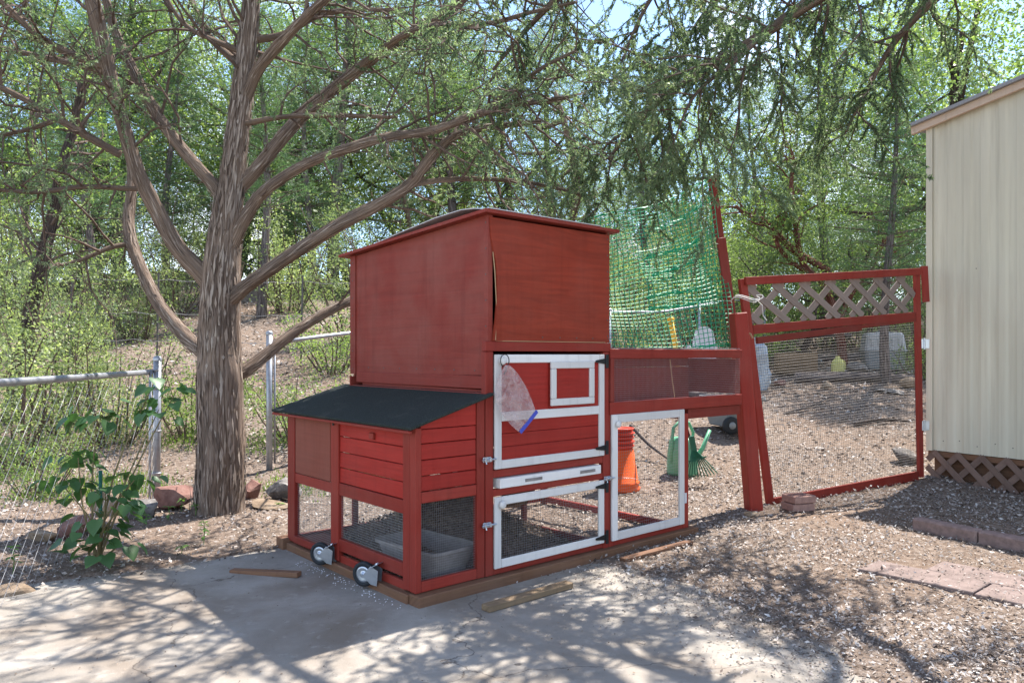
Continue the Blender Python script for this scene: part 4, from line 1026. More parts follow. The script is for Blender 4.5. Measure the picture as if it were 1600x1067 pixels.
M['carrier'] = plain('mid_grey_plastic', (0.34, 0.345, 0.35), 0.55, 0, 0.15)
shell([(0.0, 0.84), (0.02, 0.88), (0.34, 0.97), (0.345, 1.02), (0.36, 1.02)], 'lower_shell', 'greyplastic')
shell([(0.361, 1.02), (0.375, 1.02), (0.38, 0.97), (0.64, 0.88), (0.69, 0.80), (0.70, 0.74)], 'upper_shell', 'carrier')
for k in range(5): part('vent_rib', 'carrier', (-0.26 + 0.12 * k, -0.272, 0.44), (-0.20 + 0.12 * k, -0.225, 0.58), kn)
part('carry_handle', 'greyplastic', (-0.12, -0.02, 0.70), (0.12, 0.02, 0.725), kn)

jg = empty('yellow_jug', G(1309, 13.2), 0.2, 'small yellow plastic jug standing beside the log', 'jug')
MB().lathe([(0.001, 0), (0.10, 0), (0.11, 0.02), (0.11, 0.24), (0.08, 0.30), (0.035, 0.335), (0.035, 0.37), (0.001, 0.37)], 14).build('body', M['lemon'], jg, True)
MB().tube([(0.10, 0, 0.10), (0.15, 0, 0.16), (0.14, 0, 0.27), (0.06, 0, 0.32)], 0.013, 6).build('handle', M['lemon'], jg, True)

def logobj(name, pts, rad, mat, label, cat='log'):
    o0 = Vector(pts[0]); r = np.random.default_rng(len(label)); ph = r.random(6) * 6
    sp = catmull([Vector(p) - o0 for p in pts], 6); rd = cat1(rad, 6)
    o = MB().tube(sp, rd, 14, True, lambda a_, d_: 0.10 * math.sin(3 * a_ + ph[0] + d_ * 2) + 0.06 * math.sin(5 * a_ + ph[1] - d_ * 3)).build(name, M[mat], None, True, loc=o0); return tag(o, label, cat)
logobj('fallen_log', [G(1243, 12.9, 0.06), G(1330, 12.85, 0.07), G(1440, 12.6, 0.06)], [0.10, 0.095, 0.08], 'bark_grey', 'long grey log lying across the yard behind the gate')
logobj('fallen_branch', [P(1180, 530, 14.5), P(1250, 525, 14.6), P(1330, 523, 14.8)], [0.05, 0.045, 0.03], 'bark_grey', 'thin bare branch lying level above the planter box', 'branch')
logobj('fallen_branch', [G(985, 8.2, 0.3), G(1012, 8.0, 0.16), G(1045, 7.8, 0.05)], [0.018, 0.015, 0.01], 'bark_grey', 'thin grey dead branch on the ground behind the run', 'branch')

logobj('fallen_log', [G(1180, 11.0, 0.05), G(1130, 11.3, 0.05), G(1075, 11.8, 0.05)], [0.05, 0.055, 0.05], 'bark_grey', 'short grey log lying in the leaves left behind the gate post')
logobj('fallen_branch', [G(1335, 9.6, 0.03), G(1375, 9.8, 0.05), G(1420, 9.9, 0.03)], [0.02, 0.022, 0.012], 'bark_dark', 'dark dead branch on the yard ground just inside the gate', 'branch')
logobj('fallen_branch', [G(1225, 10.4, 0.02), G(1262, 10.8, 0.05), G(1300, 11.6, 0.03)], [0.014, 0.016, 0.01], 'bark_grey', 'curved bare stick on the leaves in front of the planter box', 'branch')
logobj('timber_edging', [G(1200, 15.6, 0.05), G(1270, 15.7, 0.05), G(1345, 15.8, 0.05)], [0.09, 0.09, 0.08], 'bark_grey', 'upper grey log edging the slope behind the planter box', 'timber')
rock(1270, 600, 14.9, 0.2, 0.15, 0.14, 'rock_grey', 'grey stone behind the planter box right end', 24)
rock(1425, 600, 12.2, 0.2, 0.15, 0.12, 'rock_tan', 'tan stone right of the slender pine foot', 25)
rock(1290, 600, 12.3, 0.14, 0.12, 0.09, 'rock_tan', 'tan stone before the log behind the gate', 21)
rock(1340, 600, 14.0, 0.20, 0.16, 0.12, 'rock_grey', 'grey stone left of the pet carrier', 22)
rock(1220, 600, 12.6, 0.13, 0.12, 0.08, 'rock_red', 'reddish stone left end of the long log', 23)

# ------------------------------------------------------------------ chain link fences
def chainlink(mb, a, b, h, step=0.058, r=0.0012):
    """diamond mesh on the ground line a-b, height h"""
    a = Vector(a); b = Vector(b); L = (b - a).length; e = (b - a) / L; n = int(L / step); rows = int(h / step)
    for i in range(n + 1):
        for sg in (1, -1):
            pts = []
            p0_ = i * step; k = 0
            # zigzag wire: stays within one cell column
            for k in range(rows + 1):
                x = p0_ + (step if (k + i) % 2 else 0); x = min(x, L)
                pts.append(a + e * x + Vector((0, 0, 0.03 + k * step)))
            mb.tube(pts, r, 3, False)
            break
f1a = Vector((-2.50, 3.55, float(tz(-2.5, 3.55)))); f1b = Vector((-2.945, 6.25, float(tz(-2.945, 6.25))))
fen = empty('chain_link_fence', f1b, 0, 'chain link fence with grey top rail running to the left edge', 'fence'); FO = Vector(f1b)
MB().tube([Vector((0, 0, 0)), P(246, 560, 6.25) - FO], 0.031, 12).build('post', M['galv'], fen, True)
MB().lathe([(0.034, -0.02), (0.036, 0), (0.025, 0.018), (0.001, 0.022)], 12, P(246, 560, 6.25) - FO).build('post_cap', M['galv'], fen, True)
MB().tube([P(236, 581, 6.22) - FO, P(120, 590, 4.75) - FO, P(0, 598, 3.72) - FO, P(-150, 610, 3.1) - FO], 0.021, 10).build('top_rail', M['galv'], fen, True)
MB().tube([P(234, 792, 6.15) - FO, P(235, 580, 6.15) - FO], 0.011, 8).build('tension_bar', M['galv'], fen, True)
for z in (0.25, 0.6, 0.95, 1.1): MB().tube([Vector((0.036 * math.cos(q), 0.036 * math.sin(q), z)) for q in np.linspace(0, 6.28, 10)], 0.008, 4).build('tension_band', M['galv'], fen)
mb = MB(); chainlink(mb, f1b - FO, f1a - FO + Vector((0, 0, 0)), 1.06); o = mb.build('wire_mesh', M['wire'], fen); o['kind'] = 'stuff'

f2 = [(-2.41, 7.5)]; dvec = Vector((0.66, 0.75, 0)).normalized()
def fp(s, z=0.0):
    x = -2.41 + dvec.x * s; y = 7.5 + dvec.y * s; return Vector((x, y, float(tz(x, y)) + z))
fb = empty('chain_link_fence', fp(0), 0, 'long chain link fence running back behind coop and net', 'fence'); BO = Vector(fp(0))
for k, s in enumerate((0, 3.0, 6.0, 9.0, 12.0)):
    MB().tube([fp(s, -0.1) - BO, fp(s, 1.36 if k == 0 else 1.28) - BO], 0.031 if k == 0 else 0.026, 12).build('post', M['galv'], fb, True)
    MB().lathe([(0.034, -0.02), (0.036, 0), (0.025, 0.018), (0.001, 0.022)], 12, fp(s, 1.36 if k == 0 else 1.28) - BO).build('post_cap', M['galv'], fb, True)
MB().tube([fp(s, 1.25) - BO for s in np.linspace(0, 12.2, 26)], 0.021, 8).build('top_rail', M['galv'], fb, True)
MB().tube([fp(0.06, 0.05) - BO, fp(0.06, 1.28) - BO], 0.010, 8).build('tension_bar', M['galv'], fb, True)
mb = MB()
for j in range(8): chainlink(mb, fp(j * 1.5) - BO, fp(j * 1.5 + 1.5) - BO, 1.22, 0.06, 0.0013)
o = mb.build('wire_mesh', M['wire'], fb); o['kind'] = 'stuff'
# far field fence on the left slope
ff = empty('wire_fence', G(60, 12.5), 0, 'sagging wire field fence on the slope behind the tree', 'fence'); WO = Vector(ff.location)
fpx = [-60, 110, 245, 330, 470, 560]
for q in fpx: MB().tube([G(q, 12.5, -0.1) - WO, G(q + 3, 12.5, 1.45) - WO], 0.016, 5).build('post', M['wire_dark'], ff)
for h_ in (0.35, 0.8, 1.35): MB().tube([G(q, 12.5 + 0.05 * math.sin(q), h_ - 0.03 * (i % 2)) - WO for i, q in enumerate(np.linspace(-60, 560, 24))], 0.004, 4).build('wire', M['wire'], ff)

# ------------------------------------------------------------------ trees
class Tree:
    """collects limb tubes, twig tubes and leaf anchors for one tree"""
    def __init__(s, seed): s.r = np.random.default_rng(seed); s.limbs = []; s.tw = MB(); s.B = []; s.D = []; s.tips = []
    def limb(s, pts, rad, sub=6, n=12, rough=0.07):
        sp = catmull(pts, sub); rd = cat1(rad, sub); ph = s.r.random(8) * 6.28
        s.limbs.append((sp, rd, n, ph, rough)); return sp, rd
    def walk(s, p, d, length, steps, droop, jit):
        pts = [Vector(p)]; d = Vector(d).normalized(); st = length / steps
        for k in range(steps):
            d = (d + Vector(s.r.normal(size=3)) * jit + Vector((0, 0, -droop))).normalized(); pts.append(pts[-1] + d * st)
        return pts
    def branches(s, sp, rd, n, t0, lr, r0, droop=0.05, jit=0.16, t1=1.0, up=0.15, spread=0.9, steps=7, sides=4, even=False):
        out = []; m = len(sp)
        for k in range(n):
            t = t0 + (t1 - t0) * ((k + s.r.random()) / n); f = t * (m - 1); i = min(int(f), m - 2); p = sp[i].lerp(sp[i + 1], f - i)
            tg = (sp[i + 1] - sp[i]).normalized(); q = Vector(s.r.normal(size=3)); q = (q - tg * q.dot(tg)).normalized()
            d = tg * (1 - spread * 0.6) + q * spread + Vector((0, 0, up))
            L = lr[0] + (lr[1] - lr[0]) * s.r.random(); L *= (1.15 - 0.5 * t) if even else 1
            pts = s.walk(p, d, L, steps, droop, jit); ra = min(r0, rd[min(i, len(rd) - 1)] * 0.6)
            rads = [ra * (1 - 0.8 * j / steps) for j in range(steps + 1)]
            s.tw.tube(pts, rads, sides, False); out.append((pts, rads))
        return out
    def leaf(s, pts, n, t0=0.2, spread=0.5, down=0.3, out=0.7):
        m = len(pts); a = np.array([tuple(p) for p in pts]); f = (t0 + (1 - t0) * s.r.random(n)) * (m - 1); i = np.minimum(f.astype(int), m - 2)
        b = a[i] + (a[i + 1] - a[i]) * (f - i)[:, None]; d = unit(a[i + 1] - a[i]) * out + s.r.normal(size=(n, 3)) * spread + np.array([0, 0, -down])
        s.B.append(b); s.D.append(d)
    def finish(s, root, O, mats, leafmat, L, Wd, crown='crown', trunk='trunk', names=None, fold=0.15, clump=0.5):
        O = Vector(O)
        for k, (sp, rd, n, ph, rough) in enumerate(s.limbs):
            if rough < 0:
                def fn(a_, d_, ph=ph):
                    w = a_ + 0.10 * math.sin(2.1 * d_ + ph[0]) + 0.05 * math.sin(5.3 * d_ + 3 * a_)
                    r_ = 0.050 * math.sin(3 * a_ + ph[0] + 0.9 * d_) + 0.035 * math.sin(5 * a_ + ph[1] - 1.3 * d_)
                    for k_, am in ((11, 0.014), (17, 0.014), (27, 0.013), (41, 0.009)):
                        r_ += am * (1 - 2 * abs(math.sin(k_ * 0.5 * w + 1.3 * math.sin(1.9 * d_ + k_) + 0.7 * math.sin(4.7 * d_ - k_ * w * 0.2))))
                    for ba, bd, bs, bh in ((4.9, 0.62, 0.10, 0.16), (3.5, 1.15, 0.16, 0.22), (5.6, 1.22, 0.12, 0.20), (0.9, 0.9, 0.12, 0.12)):
                        q_ = (a_ - ba + math.pi) % (2 * math.pi) - math.pi; r_ += bh * math.exp(-(q_ / 0.35) ** 2 - ((d_ - bd) / bs) ** 2)
                    return r_ + 0.16 * math.exp(-d_ / 0.10) * (0.6 + 0.4 * math.sin(4 * a_))
            else: fn = (lambda a_, d_, ph=ph, rough=rough: rough * (math.sin(3 * a_ + ph[0] + 1.1 * d_) + 0.7 * math.sin(5 * a_ + ph[1] - 1.9 * d_) + 0.5 * math.sin(9 * a_ + ph[2] + 1.3 * d_) + 0.35 * math.sin(14 * a_ + ph[3] + 2.2 * math.sin(d_ * 1.7)))) if rough else None
            MB().tube([p - O for p in sp], rd, n, True, fn).build(trunk if k == 0 else 'limb', M[mats[0]], root, True)
        if s.tw.f:
            s.tw.v = [tuple(Vector(v) - O) for v in s.tw.v]; o = s.tw.build('twigs', M[mats[1]], root, False); o['kind'] = 'stuff'
        if s.B:
            B = np.concatenate(s.B) - np.array(tuple(O)); D = np.concatenate(s.D); n = len(B)
            N = s.r.normal(size=(n, 3)); Ls = L[0] + (L[1] - L[0]) * s.r.random(n); Ws = Wd[0] + (Wd[1] - Wd[0]) * s.r.random(n)
            V, Q = diamonds(B, D, Ls, Ws, N, fold)
            cl = 0.5 + 0.5 * np.sin(B[:, 0] * 3.1 + 1.7 * np.sin(B[:, 2] * 2.3)) * np.sin(B[:, 1] * 2.7 + B[:, 2] * 1.9)
            rnd = np.clip((1 - clump) * s.r.random(n) + clump * cl, 0, 1)
            o = link(crown, np_mesh(crown, V, Q, M[leafmat], rnd), root); o['kind'] = 'stuff'
        return root

# --- the juniper beside the coop
TB = Vector((-2.325, 5.97, 0)); TB.z = float(tz(TB.x, TB.y)) - 0.05
T = Tree(11)
def LP(lst): return [P(*q[:3]) for q in lst], [q[3] * q[2] / F for q in lst]
trunk = LP([(x_, y_, d_, r_ * 0.90) for x_, y_, d_, r_ in [(341, 812, 5.97, 45), (342, 775, 5.97, 41), (345, 700, 5.97, 38), (343, 600, 5.98, 37), (343, 510, 6.0, 33), (346, 430, 6.0, 31), (353, 350, 6.02, 25), (362, 290, 6.05, 21), (370, 220, 6.08, 19), (378, 150, 6.1, 18), (386, 80, 6.12, 16), (393, 0, 6.15, 14), (402, -140, 6.2, 12), (415, -320, 6.3, 6)]])
sp, rd = catmull(trunk[0], 8), cat1(trunk[1], 8); TR = (sp, rd); T.limbs.append((catmull(trunk[0], 22), cat1(trunk[1], 22), 110, np.random.default_rng(3).random(8) * 6, -1))
limbs = {
 'A': [(345, 460, 6.0, 24), (312, 425, 5.95, 19), (275, 385, 5.88, 17), (243, 325, 5.8, 16), (216, 270, 5.72, 15), (196, 205, 5.66, 13), (178, 140, 5.6, 12), (163, 75, 5.55, 13), (148, 15, 5.5, 14), (128, -60, 5.45, 12), (100, -200, 5.4, 8)],
 'A2': [(352, 315, 6.02, 16), (335, 292, 6.02, 12), (302, 255, 6.0, 11), (262, 205, 5.98, 11), (227, 150, 5.98, 11), (203, 100, 6.0, 10), (182, 55, 6.05, 9), (160, -20, 6.1, 8), (120, -140, 6.2, 5)],
 'B': [(352, 475, 5.98, 18), (385, 447, 5.92, 14), (430, 415, 5.86, 13), (480, 382, 5.8, 13), (540, 346, 5.74, 13), (595, 318, 5.7, 12), (640, 288, 5.66, 11), (664, 258, 5.62, 11), (690, 228, 5.6, 9), (722, 208, 5.6, 7), (780, 197, 5.65, 6), (845, 190, 5.7, 4)],
 'C': [(355, 400, 6.0, 16), (378, 352, 5.95, 13), (402, 312, 5.88, 12), (432, 285, 5.8, 11), (480, 256, 5.7, 10), (532, 236, 5.6, 10), (600, 216, 5.5, 9), (680, 203, 5.4, 8), (742, 180, 5.3, 8), (800, 166, 5.22, 7), (838, 160, 5.15, 5), (900, 150, 5.0, 3)],
 'D': [(366, 300, 6.05, 15), (398, 267, 6.1, 13), (440, 216, 6.2, 13), (482, 170, 6.3, 13), (530, 132, 6.38, 12), (582, 92, 6.42, 11), (640, 52, 6.46, 10), (702, 15, 6.5, 9), (760, -30, 6.5, 8), (860, -90, 6.4, 5)],
 'E': [(380, 165, 6.1, 13), (402, 112, 6.0, 11), (440, 66, 5.85, 10), (480, 25, 5.7, 9), (520, -12, 5.55, 9), (600, -90, 5.3, 6), (700, -170, 5.0, 4)],
 'F': [(388, 62, 6.12, 9), (440, 55, 6.2, 7), (500, 24, 6.3, 6), (570, 15, 6.4, 5), (640, 22, 6.5, 3)],
 'G': [(560, 108, 6.4, 7), (620, 62, 6.0, 6), (680, 40, 5.7, 6), (760, 38, 5.4, 5), (830, 20, 5.1, 4), (900, 4, 4.9, 3)],
 'H': [(640, 290, 5.66, 6), (690, 282, 5.7, 6), (760, 280, 5.8, 5), (840, 288, 5.9, 4), (910, 305, 6.0, 3)],
 'I': [(188, 242, 5.7, 8), (150, 221, 5.65, 8), (100, 192, 5.6, 7), (50, 162, 5.5, 6), (0, 136, 5.4, 6), (-70, 100, 5.3, 4)],
 'J': [(165, 105, 5.57, 8), (112, 86, 5.5, 8), (62, 58, 5.4, 7), (22, 22, 5.3, 6), (-20, -20, 5.2, 5), (-80, -80, 5.1, 3)],
 'K': [(160, 112, 5.57, 6), (100, 97, 5.7, 6), (50, 86, 5.8, 5), (0, 76, 5.9, 5), (-70, 62, 6.0, 3)],
 'L': [(222, 296, 5.74, 5), (185, 294, 5.7, 5), (130, 292, 5.6, 5), (60, 300, 5.5, 5), (0, 297, 5.4, 4), (-60, 292, 5.3, 3)],
 'M': [(82, 190, 5.58, 5), (30, 206, 5.5, 4), (-30, 216, 5.4, 3)],
 'N': [(372, 196, 6.09, 7), (440, 183, 5.9, 5), (520, 180, 5.7, 5), (620, 184, 5.5, 3)],
 'O': [(385, 84, 6.12, 8), (330, 62, 6.1, 5), (290, 40, 6.1, 5), (262, 0, 6.1, 4), (240, -60, 6.1, 3)],
 'Q': [(322, 552, 6.1, 17), (300, 535, 6.2, 15), (274, 508, 6.3, 14), (246, 472, 6.4, 13), (226, 432, 6.5, 12), (209, 392, 6.6, 12), (200, 350, 6.7, 11), (204, 305, 6.8, 9), (206, 240, 6.9, 7)],
 'R': [(362, 590, 6.1, 15), (395, 570, 6.25, 13), (430, 542, 6.4, 11), (470, 512, 6.6, 10), (512, 487, 6.8, 9), (556, 466, 7.0, 8), (610, 440, 7.2, 6)],
 'S': [(206, 380, 6.62, 6), (170, 388, 6.5, 5), (130, 405, 6.4, 4), (85, 418, 6.3, 3)],
 'T': [(745, 180, 5.3, 5), (800, 140, 5.2, 5), (850, 105, 5.0, 4), (900, 80, 4.9, 3)],
 'U': [(384, 110, 6.1, 9), (330, 60, 6.5, 7), (300, 0, 6.9, 6), (290, -80, 7.2, 5)],
}
LB = {}
for k, lst in limbs.items():
    pts, rad = LP(lst); rad = [q * 0.76 for q in rad]; LB[k] = T.limb(pts, rad, 6, 16 if lst[0][3] > 12 else 9, 0.07)
dens = {'A': 16, 'A2': 10, 'B': 16, 'C': 18, 'D': 20, 'E': 16, 'F': 10, 'G': 14, 'H': 12, 'I': 10, 'J': 10, 'K': 9, 'L': 7, 'M': 5, 'N': 8, 'O': 8, 'S': 4, 'T': 9, 'R': 3, 'U': 9}
for k, n in dens.items():
    t0 = 0.45 if k in 'ABCDE' else 0.25
    if k == 'R': t0 = 0.7
    for pts, rads in T.branches(*LB[k], n, t0, (0.45, 1.25), 0.013, 0.035, 0.20, up=0.05):
        for p2, r2 in T.branches(pts, rads, 9, 0.15, (0.12, 0.36), 0.005, 0.05, 0.26, steps=4, sides=3, up=-0.05):
            if T.r.random() < (0.46 if k in ('A', 'A2', 'I', 'J', 'K', 'L', 'O', 'U') else 0.62): T.leaf(p2, 72, 0.08, 0.72, 0.20)
for k in LB:
    for pts, rads in T.branches(*LB[k], 5, 0.05, (0.05, 0.32), 0.012, 0.0, 0.25, steps=4, sides=5, up=0.0): pass
T.branches(*TR, 14, 0.22, (0.05, 0.25), 0.016, 0.0, 0.2, steps=3, sides=5, t1=0.75)
sp, rd = TR
for pts, rads in T.branches(sp, rd, 22, 0.72, (0.8, 1.7), 0.016, 0.03, 0.18, up=0.1):
    for p2, r2 in T.branches(pts, rads, 8, 0.3, (0.2, 0.5), 0.005, 0.05, 0.24, steps=4, sides=3): T.leaf(p2, 72, 0.08, 0.72, 0.20)
jt = empty('juniper_tree', TB, 0, 'big juniper with shaggy bark and spreading limbs left of the coop', 'tree')
# shaggy strips of bark on trunk and limbs
nb_ = []; 
for (sp_, rd_, n_s, r_lim) in [(TR[0], TR[1], 3600, 1.0)] + [(LB[q][0], LB[q][1], 620, 1.0) for q in ('A', 'A2', 'B', 'C', 'D', 'E', 'Q', 'R')]:
    a = np.array([tuple(p) for p in sp_]); m = len(a); f = rng.random(n_s) * (m - 1.01); i = f.astype(int); b = a[i] + (a[i + 1] - a[i]) * (f - i)[:, None]; tg = unit(a[i + 1] - a[i])
    rr = np.interp(f, np.arange(m), np.array(rd_)); q = rng.normal(size=(n_s, 3)); q = unit(q - tg * (q * tg).sum(1, keepdims=True))
    nb_.append((b + q * (rr * rng.uniform(0.98, 1.06, n_s))[:, None], tg * np.where(rng.random(n_s) < .5, 1, -1)[:, None] + q * rng.uniform(-.02, .12, n_s)[:, None] + rng.normal(size=(n_s, 3)) * 0.05, q, rr))
B_ = np.concatenate([q[0] for q in nb_]); D_ = np.concatenate([q[1] for q in nb_]); N_ = np.concatenate([q[2] for q in nb_]); rr = np.concatenate([q[3] for q in nb_])
V, Q = diamonds(B_ - np.array(tuple(TB)), D_, rng.uniform(0.04, 0.22, len(B_)), rng.uniform(0.006, 0.022, len(B_)) * np.clip(rr / 0.1, 0.45, 1.2), N_, 0.02)
M['barkstrip'] = leafmat('peeling_bark', [(0.0, (0.085, 0.061, 0.047)), (0.5, (0.195, 0.148, 0.118)), (1.0, (0.33, 0.275, 0.23))], 0.05, (1, 1, 1), 0.95)
o = link('bark_strips', np_mesh('bark_strips', V, Q, M['barkstrip'], rng.random(len(B_))), jt); o['kind'] = 'stuff'
T.finish(jt, TB, ('bark', 'twig'), 'juniper', (0.015, 0.038), (0.005, 0.009))

# --- the juniper reaching in from the right, weeping foliage
TB2 = Vector((4.3, 3.3, float(tz(4.3, 3.3)) - 0.05)); T = Tree(23)
main = [TB2, TB2 + Vector((0.05, 0.05, 0.9)), TB2 + Vector((-0.05, 0.15, 1.9)), TB2 + Vector((-0.15, 0.3, 3.0)), TB2 + Vector((-0.1, 0.5, 4.2)), TB2 + Vector((0.0, 0.7, 5.6))]
TR2 = T.limb(main, [0.24, 0.19, 0.17, 0.15, 0.11, 0.05], 8, 24, 0.06)
L2 = {
 'a': [TB2 + Vector((-0.12, 0.25, 2.7)), P(1520, -140, 4.3), P(1380, -65, 4.55), P(1270, 2, 4.75), P(1190, 56, 4.9), P(1105, 108, 5.05), P(1040, 150, 5.15), P(985, 205, 5.2), P(950, 250, 5.25)],
 'b': [TB2 + Vector((-0.15, 0.3, 3.1)), P(1500, -380, 4.2), P(1300, -300, 4.4), P(1120, -190, 4.6), P(980, -90, 4.8), P(890, -20, 5.0), P(820, 50, 5.2), P(770, 110, 5.3)],
 'c': [TB2 + Vector((-0.1, 0.2, 2.5)), P(1640, -120, 4.6), P(1540, -60, 5.0), P(1460, 0, 5.3), P(1395, 70, 5.5), P(1350, 150, 5.6), P(1320, 210, 5.65)],
 'd': [TB2 + Vector((-0.15, 0.35, 3.3)), P(1500, -450, 5.0), P(1330, -330, 5.6), P(1180, -200, 6.0), P(1080, -90, 6.2), P(1010, 10, 6.3), P(970, 100, 6.4)],
 'e': [TB2 + Vector((-0.1, 0.1, 2.9)), P(1560, -420, 3.7), P(1330, -480, 3.6), P(1080, -470, 3.7), P(850, -420, 3.9), P(640, -330, 4.1)],
 'f': [TB2 + Vector((-0.1, 0.3, 3.6)), P(1600, -500, 5.2), P(1520, -330, 5.8), P(1430, -200, 6.1), P(1330, -100, 6.3), P(1250, -20, 6.4), P(1200, 60, 6.5)],
 'g': [TB2 + Vector((-0.1, 0.3, 3.9)), P(1560, -620, 4.9), P(1300, -620, 5.0), P(1050, -560, 5.1), P(850, -440, 5.3), P(720, -330, 5.4)],
 'h': [P(1270, 2, 4.75), P(1235, -20, 5.2), P(1180, -30, 5.6), P(1120, 0, 5.8), P(1080, 50, 5.9), P(1060, 110, 5.95)],
 'i': [P(1190, 56, 4.9), P(1150, 95, 4.7), P(1085, 150, 4.6), P(1050, 230, 4.6)],
}
for k, pts in L2.items():
    n = len(pts); r0 = 0.062 if k in 'abde' else 0.05
    if k in 'hi': r0 = 0.022
    LB2 = T.limb(pts, [r0 * (1 - 0.86 * i / (n - 1)) for i in range(n)], 6, 10, 0.06)
    nb = {'a': 32, 'b': 19, 'c': 22, 'd': 22, 'e': 7, 'f': 20, 'g': 7, 'h': 16, 'i': 13}[k]
    for pts2, rads in T.branches(*LB2, nb, 0.22 if k not in 'hi' else 0.1, (0.4, 1.1), 0.011, 0.07, 0.2, up=0.02):
        for p3, r3 in T.branches(pts2, rads, 13, 0.12, (0.12, 0.30), 0.004, 0.20, 0.18, steps=4, sides=3, up=-0.25):
            T.leaf(p3, 125, 0.0, 0.72, 0.34)
jt2 = empty('juniper_tree', TB2, 0, 'juniper rooted beyond the right edge whose weeping branches hang over coop and gate', 'tree')
T.finish(jt2, TB2, ('bark', 'twig'), 'juniper', (0.014, 0.036), (0.005, 0.009))

# --- background trees: a few kinds, each placed as its own tree
def mk_oak(seed, H, R, n_cl, per, leafL, leafW, mat='oak', lean=0.3, base=0.28):
    t = Tree(seed); r = t.r
    tp = [Vector((0, 0, -0.2))]; d = Vector((r.normal() * lean, r.normal() * lean, 1)).normalized()
    for k in range(6): d = (d + Vector((r.normal() * 0.16, r.normal() * 0.16, 0.1))).normalized(); tp.append(tp[-1] + d * H * 0.13)
    tr = t.limb(tp, [0.022 * H, 0.018 * H, 0.016 * H, 0.014 * H, 0.012 * H, 0.010 * H, 0.006 * H], 4, 9, 0.08)
    for k in range(9):
        a_ = k * 2.4 + r.random(); i = int((0.35 + 0.6 * k / 9) * (len(tr[0]) - 1)); p = tr[0][i]
        e = Vector((R * math.cos(a_) * 0.8, R * math.sin(a_) * 0.8, H * (base + (0.95 - base) * r.random()))); mid = p.lerp(e, 0.5) + Vector(r.normal(size=3)) * 0.06 * H
        t.limb([p, mid, e], [0.008 * H, 0.005 * H, 0.0015 * H], 4, 6, 0)
    c = []
    for k in range(n_cl):
        u_ = r.normal(size=3); u_ /= np.linalg.norm(u_); q = (0.55 + 0.45 * r.random()) ** 0.7
        c.append((u_[0] * R * q, u_[1] * R * q, H * base + (H * (1 - base)) * (0.5 + 0.5 * u_[2] * q)))
    c = np.array(c); sz = R * 0.11 * (0.6 + 0.9 * r.random(n_cl)); k = np.repeat(np.arange(n_cl), per)
    B = c[k] + r.normal(size=(len(k), 3)) * sz[k][:, None] * np.array([1.2, 1.2, 0.7]); t.B.append(B); t.D.append(r.normal(size=(len(k), 3)) + np.array([0, 0, -0.25]))
    return t
def mk_pine(seed, H, R, whorls, tufts, nl, base=0.25):
    t = Tree(seed); r = t.r
    tp = [Vector((0.02 * H * math.sin(k * 0.7 + seed), 0.015 * H * math.cos(k * 0.9), -0.2 + H * 1.02 * k / 7)) for k in range(8)]
    tr = t.limb(tp, [0.0145 * H * (1 - 0.9 * k / 7) + 0.01 for k in range(8)], 4, 9, 0.05)
    for w in range(whorls):
        f = base + (0.97 - base) * (w + r.random() * 0.6) / whorls; i = min(int(f * (len(tr[0]) - 1)), len(tr[0]) - 2); p = tr[0][i]
        for b_ in range(5):
            a_ = b_ * 1.256 + w * 0.8 + r.normal() * 0.3; L = R * (1.05 - 0.8 * (f - base) / (1 - base)) * (0.6 + 0.5 * r.random())
            pts = t.walk(p, Vector((math.cos(a_), math.sin(a_), 0.25)), L, 6, 0.03, 0.12)
            t.tw.tube(pts, [0.006 * H * 0.25 * (1 - 0.85 * j / 6) + 0.003 for j in range(7)], 4, False)
            for q in range(tufts):
                ff_ = (0.25 + 0.75 * r.random()) * 6; j = min(int(ff_), 5); c = pts[j].lerp(pts[j + 1], ff_ - j) + Vector(r.normal(size=3)) * 0.05 * R
                dd = (pts[j + 1] - pts[j]).normalized(); B = np.array([tuple(c)]) + r.normal(size=(nl, 3)) * 0.035 * R; t.B.append(B); t.D.append(r.normal(size=(nl, 3)) * 0.8 + np.array(tuple(dd)) + np.array([0, 0, 0.15]))
    return t
def mk_shrub(seed, H, R, n_st, n_cl, per):
    t = Tree(seed); r = t.r; cl = []
    for k in range(n_st):
        a_ = k * 2.4 + r.random(); tip = Vector((R * math.cos(a_) * (0.3 + 0.7 * r.random()), R * math.sin(a_) * (0.3 + 0.7 * r.random()), H * (0.55 + 0.45 * r.random())))
        b_ = Vector((0.15 * R * math.cos(a_), 0.15 * R * math.sin(a_), -0.1)); m_ = b_.lerp(tip, 0.5) + Vector(r.normal(size=3)) * 0.08 * H
        pts = catmull([b_, m_, tip], 4); t.tw.tube(pts, [0.016 * (1 - 0.8 * i / 8) for i in range(9)], 4, False)
        for q in range(n_cl):
            f = (0.2 + 0.8 * r.random()) * (len(pts) - 1); i = min(int(f), len(pts) - 2); cl.append(tuple(pts[i].lerp(pts[i + 1], f - i) + Vector(r.normal(size=3)) * 0.13 * R))
    c = np.array(cl); k = np.repeat(np.arange(len(c)), per); B = c[k] + r.normal(size=(len(k), 3)) * 0.075 * R * (0.5 + r.random(len(c)))[k][:, None]
    t.B.append(B); t.D.append(r.normal(size=(len(k), 3)) + np.array([0, 0, 0.3])); return t

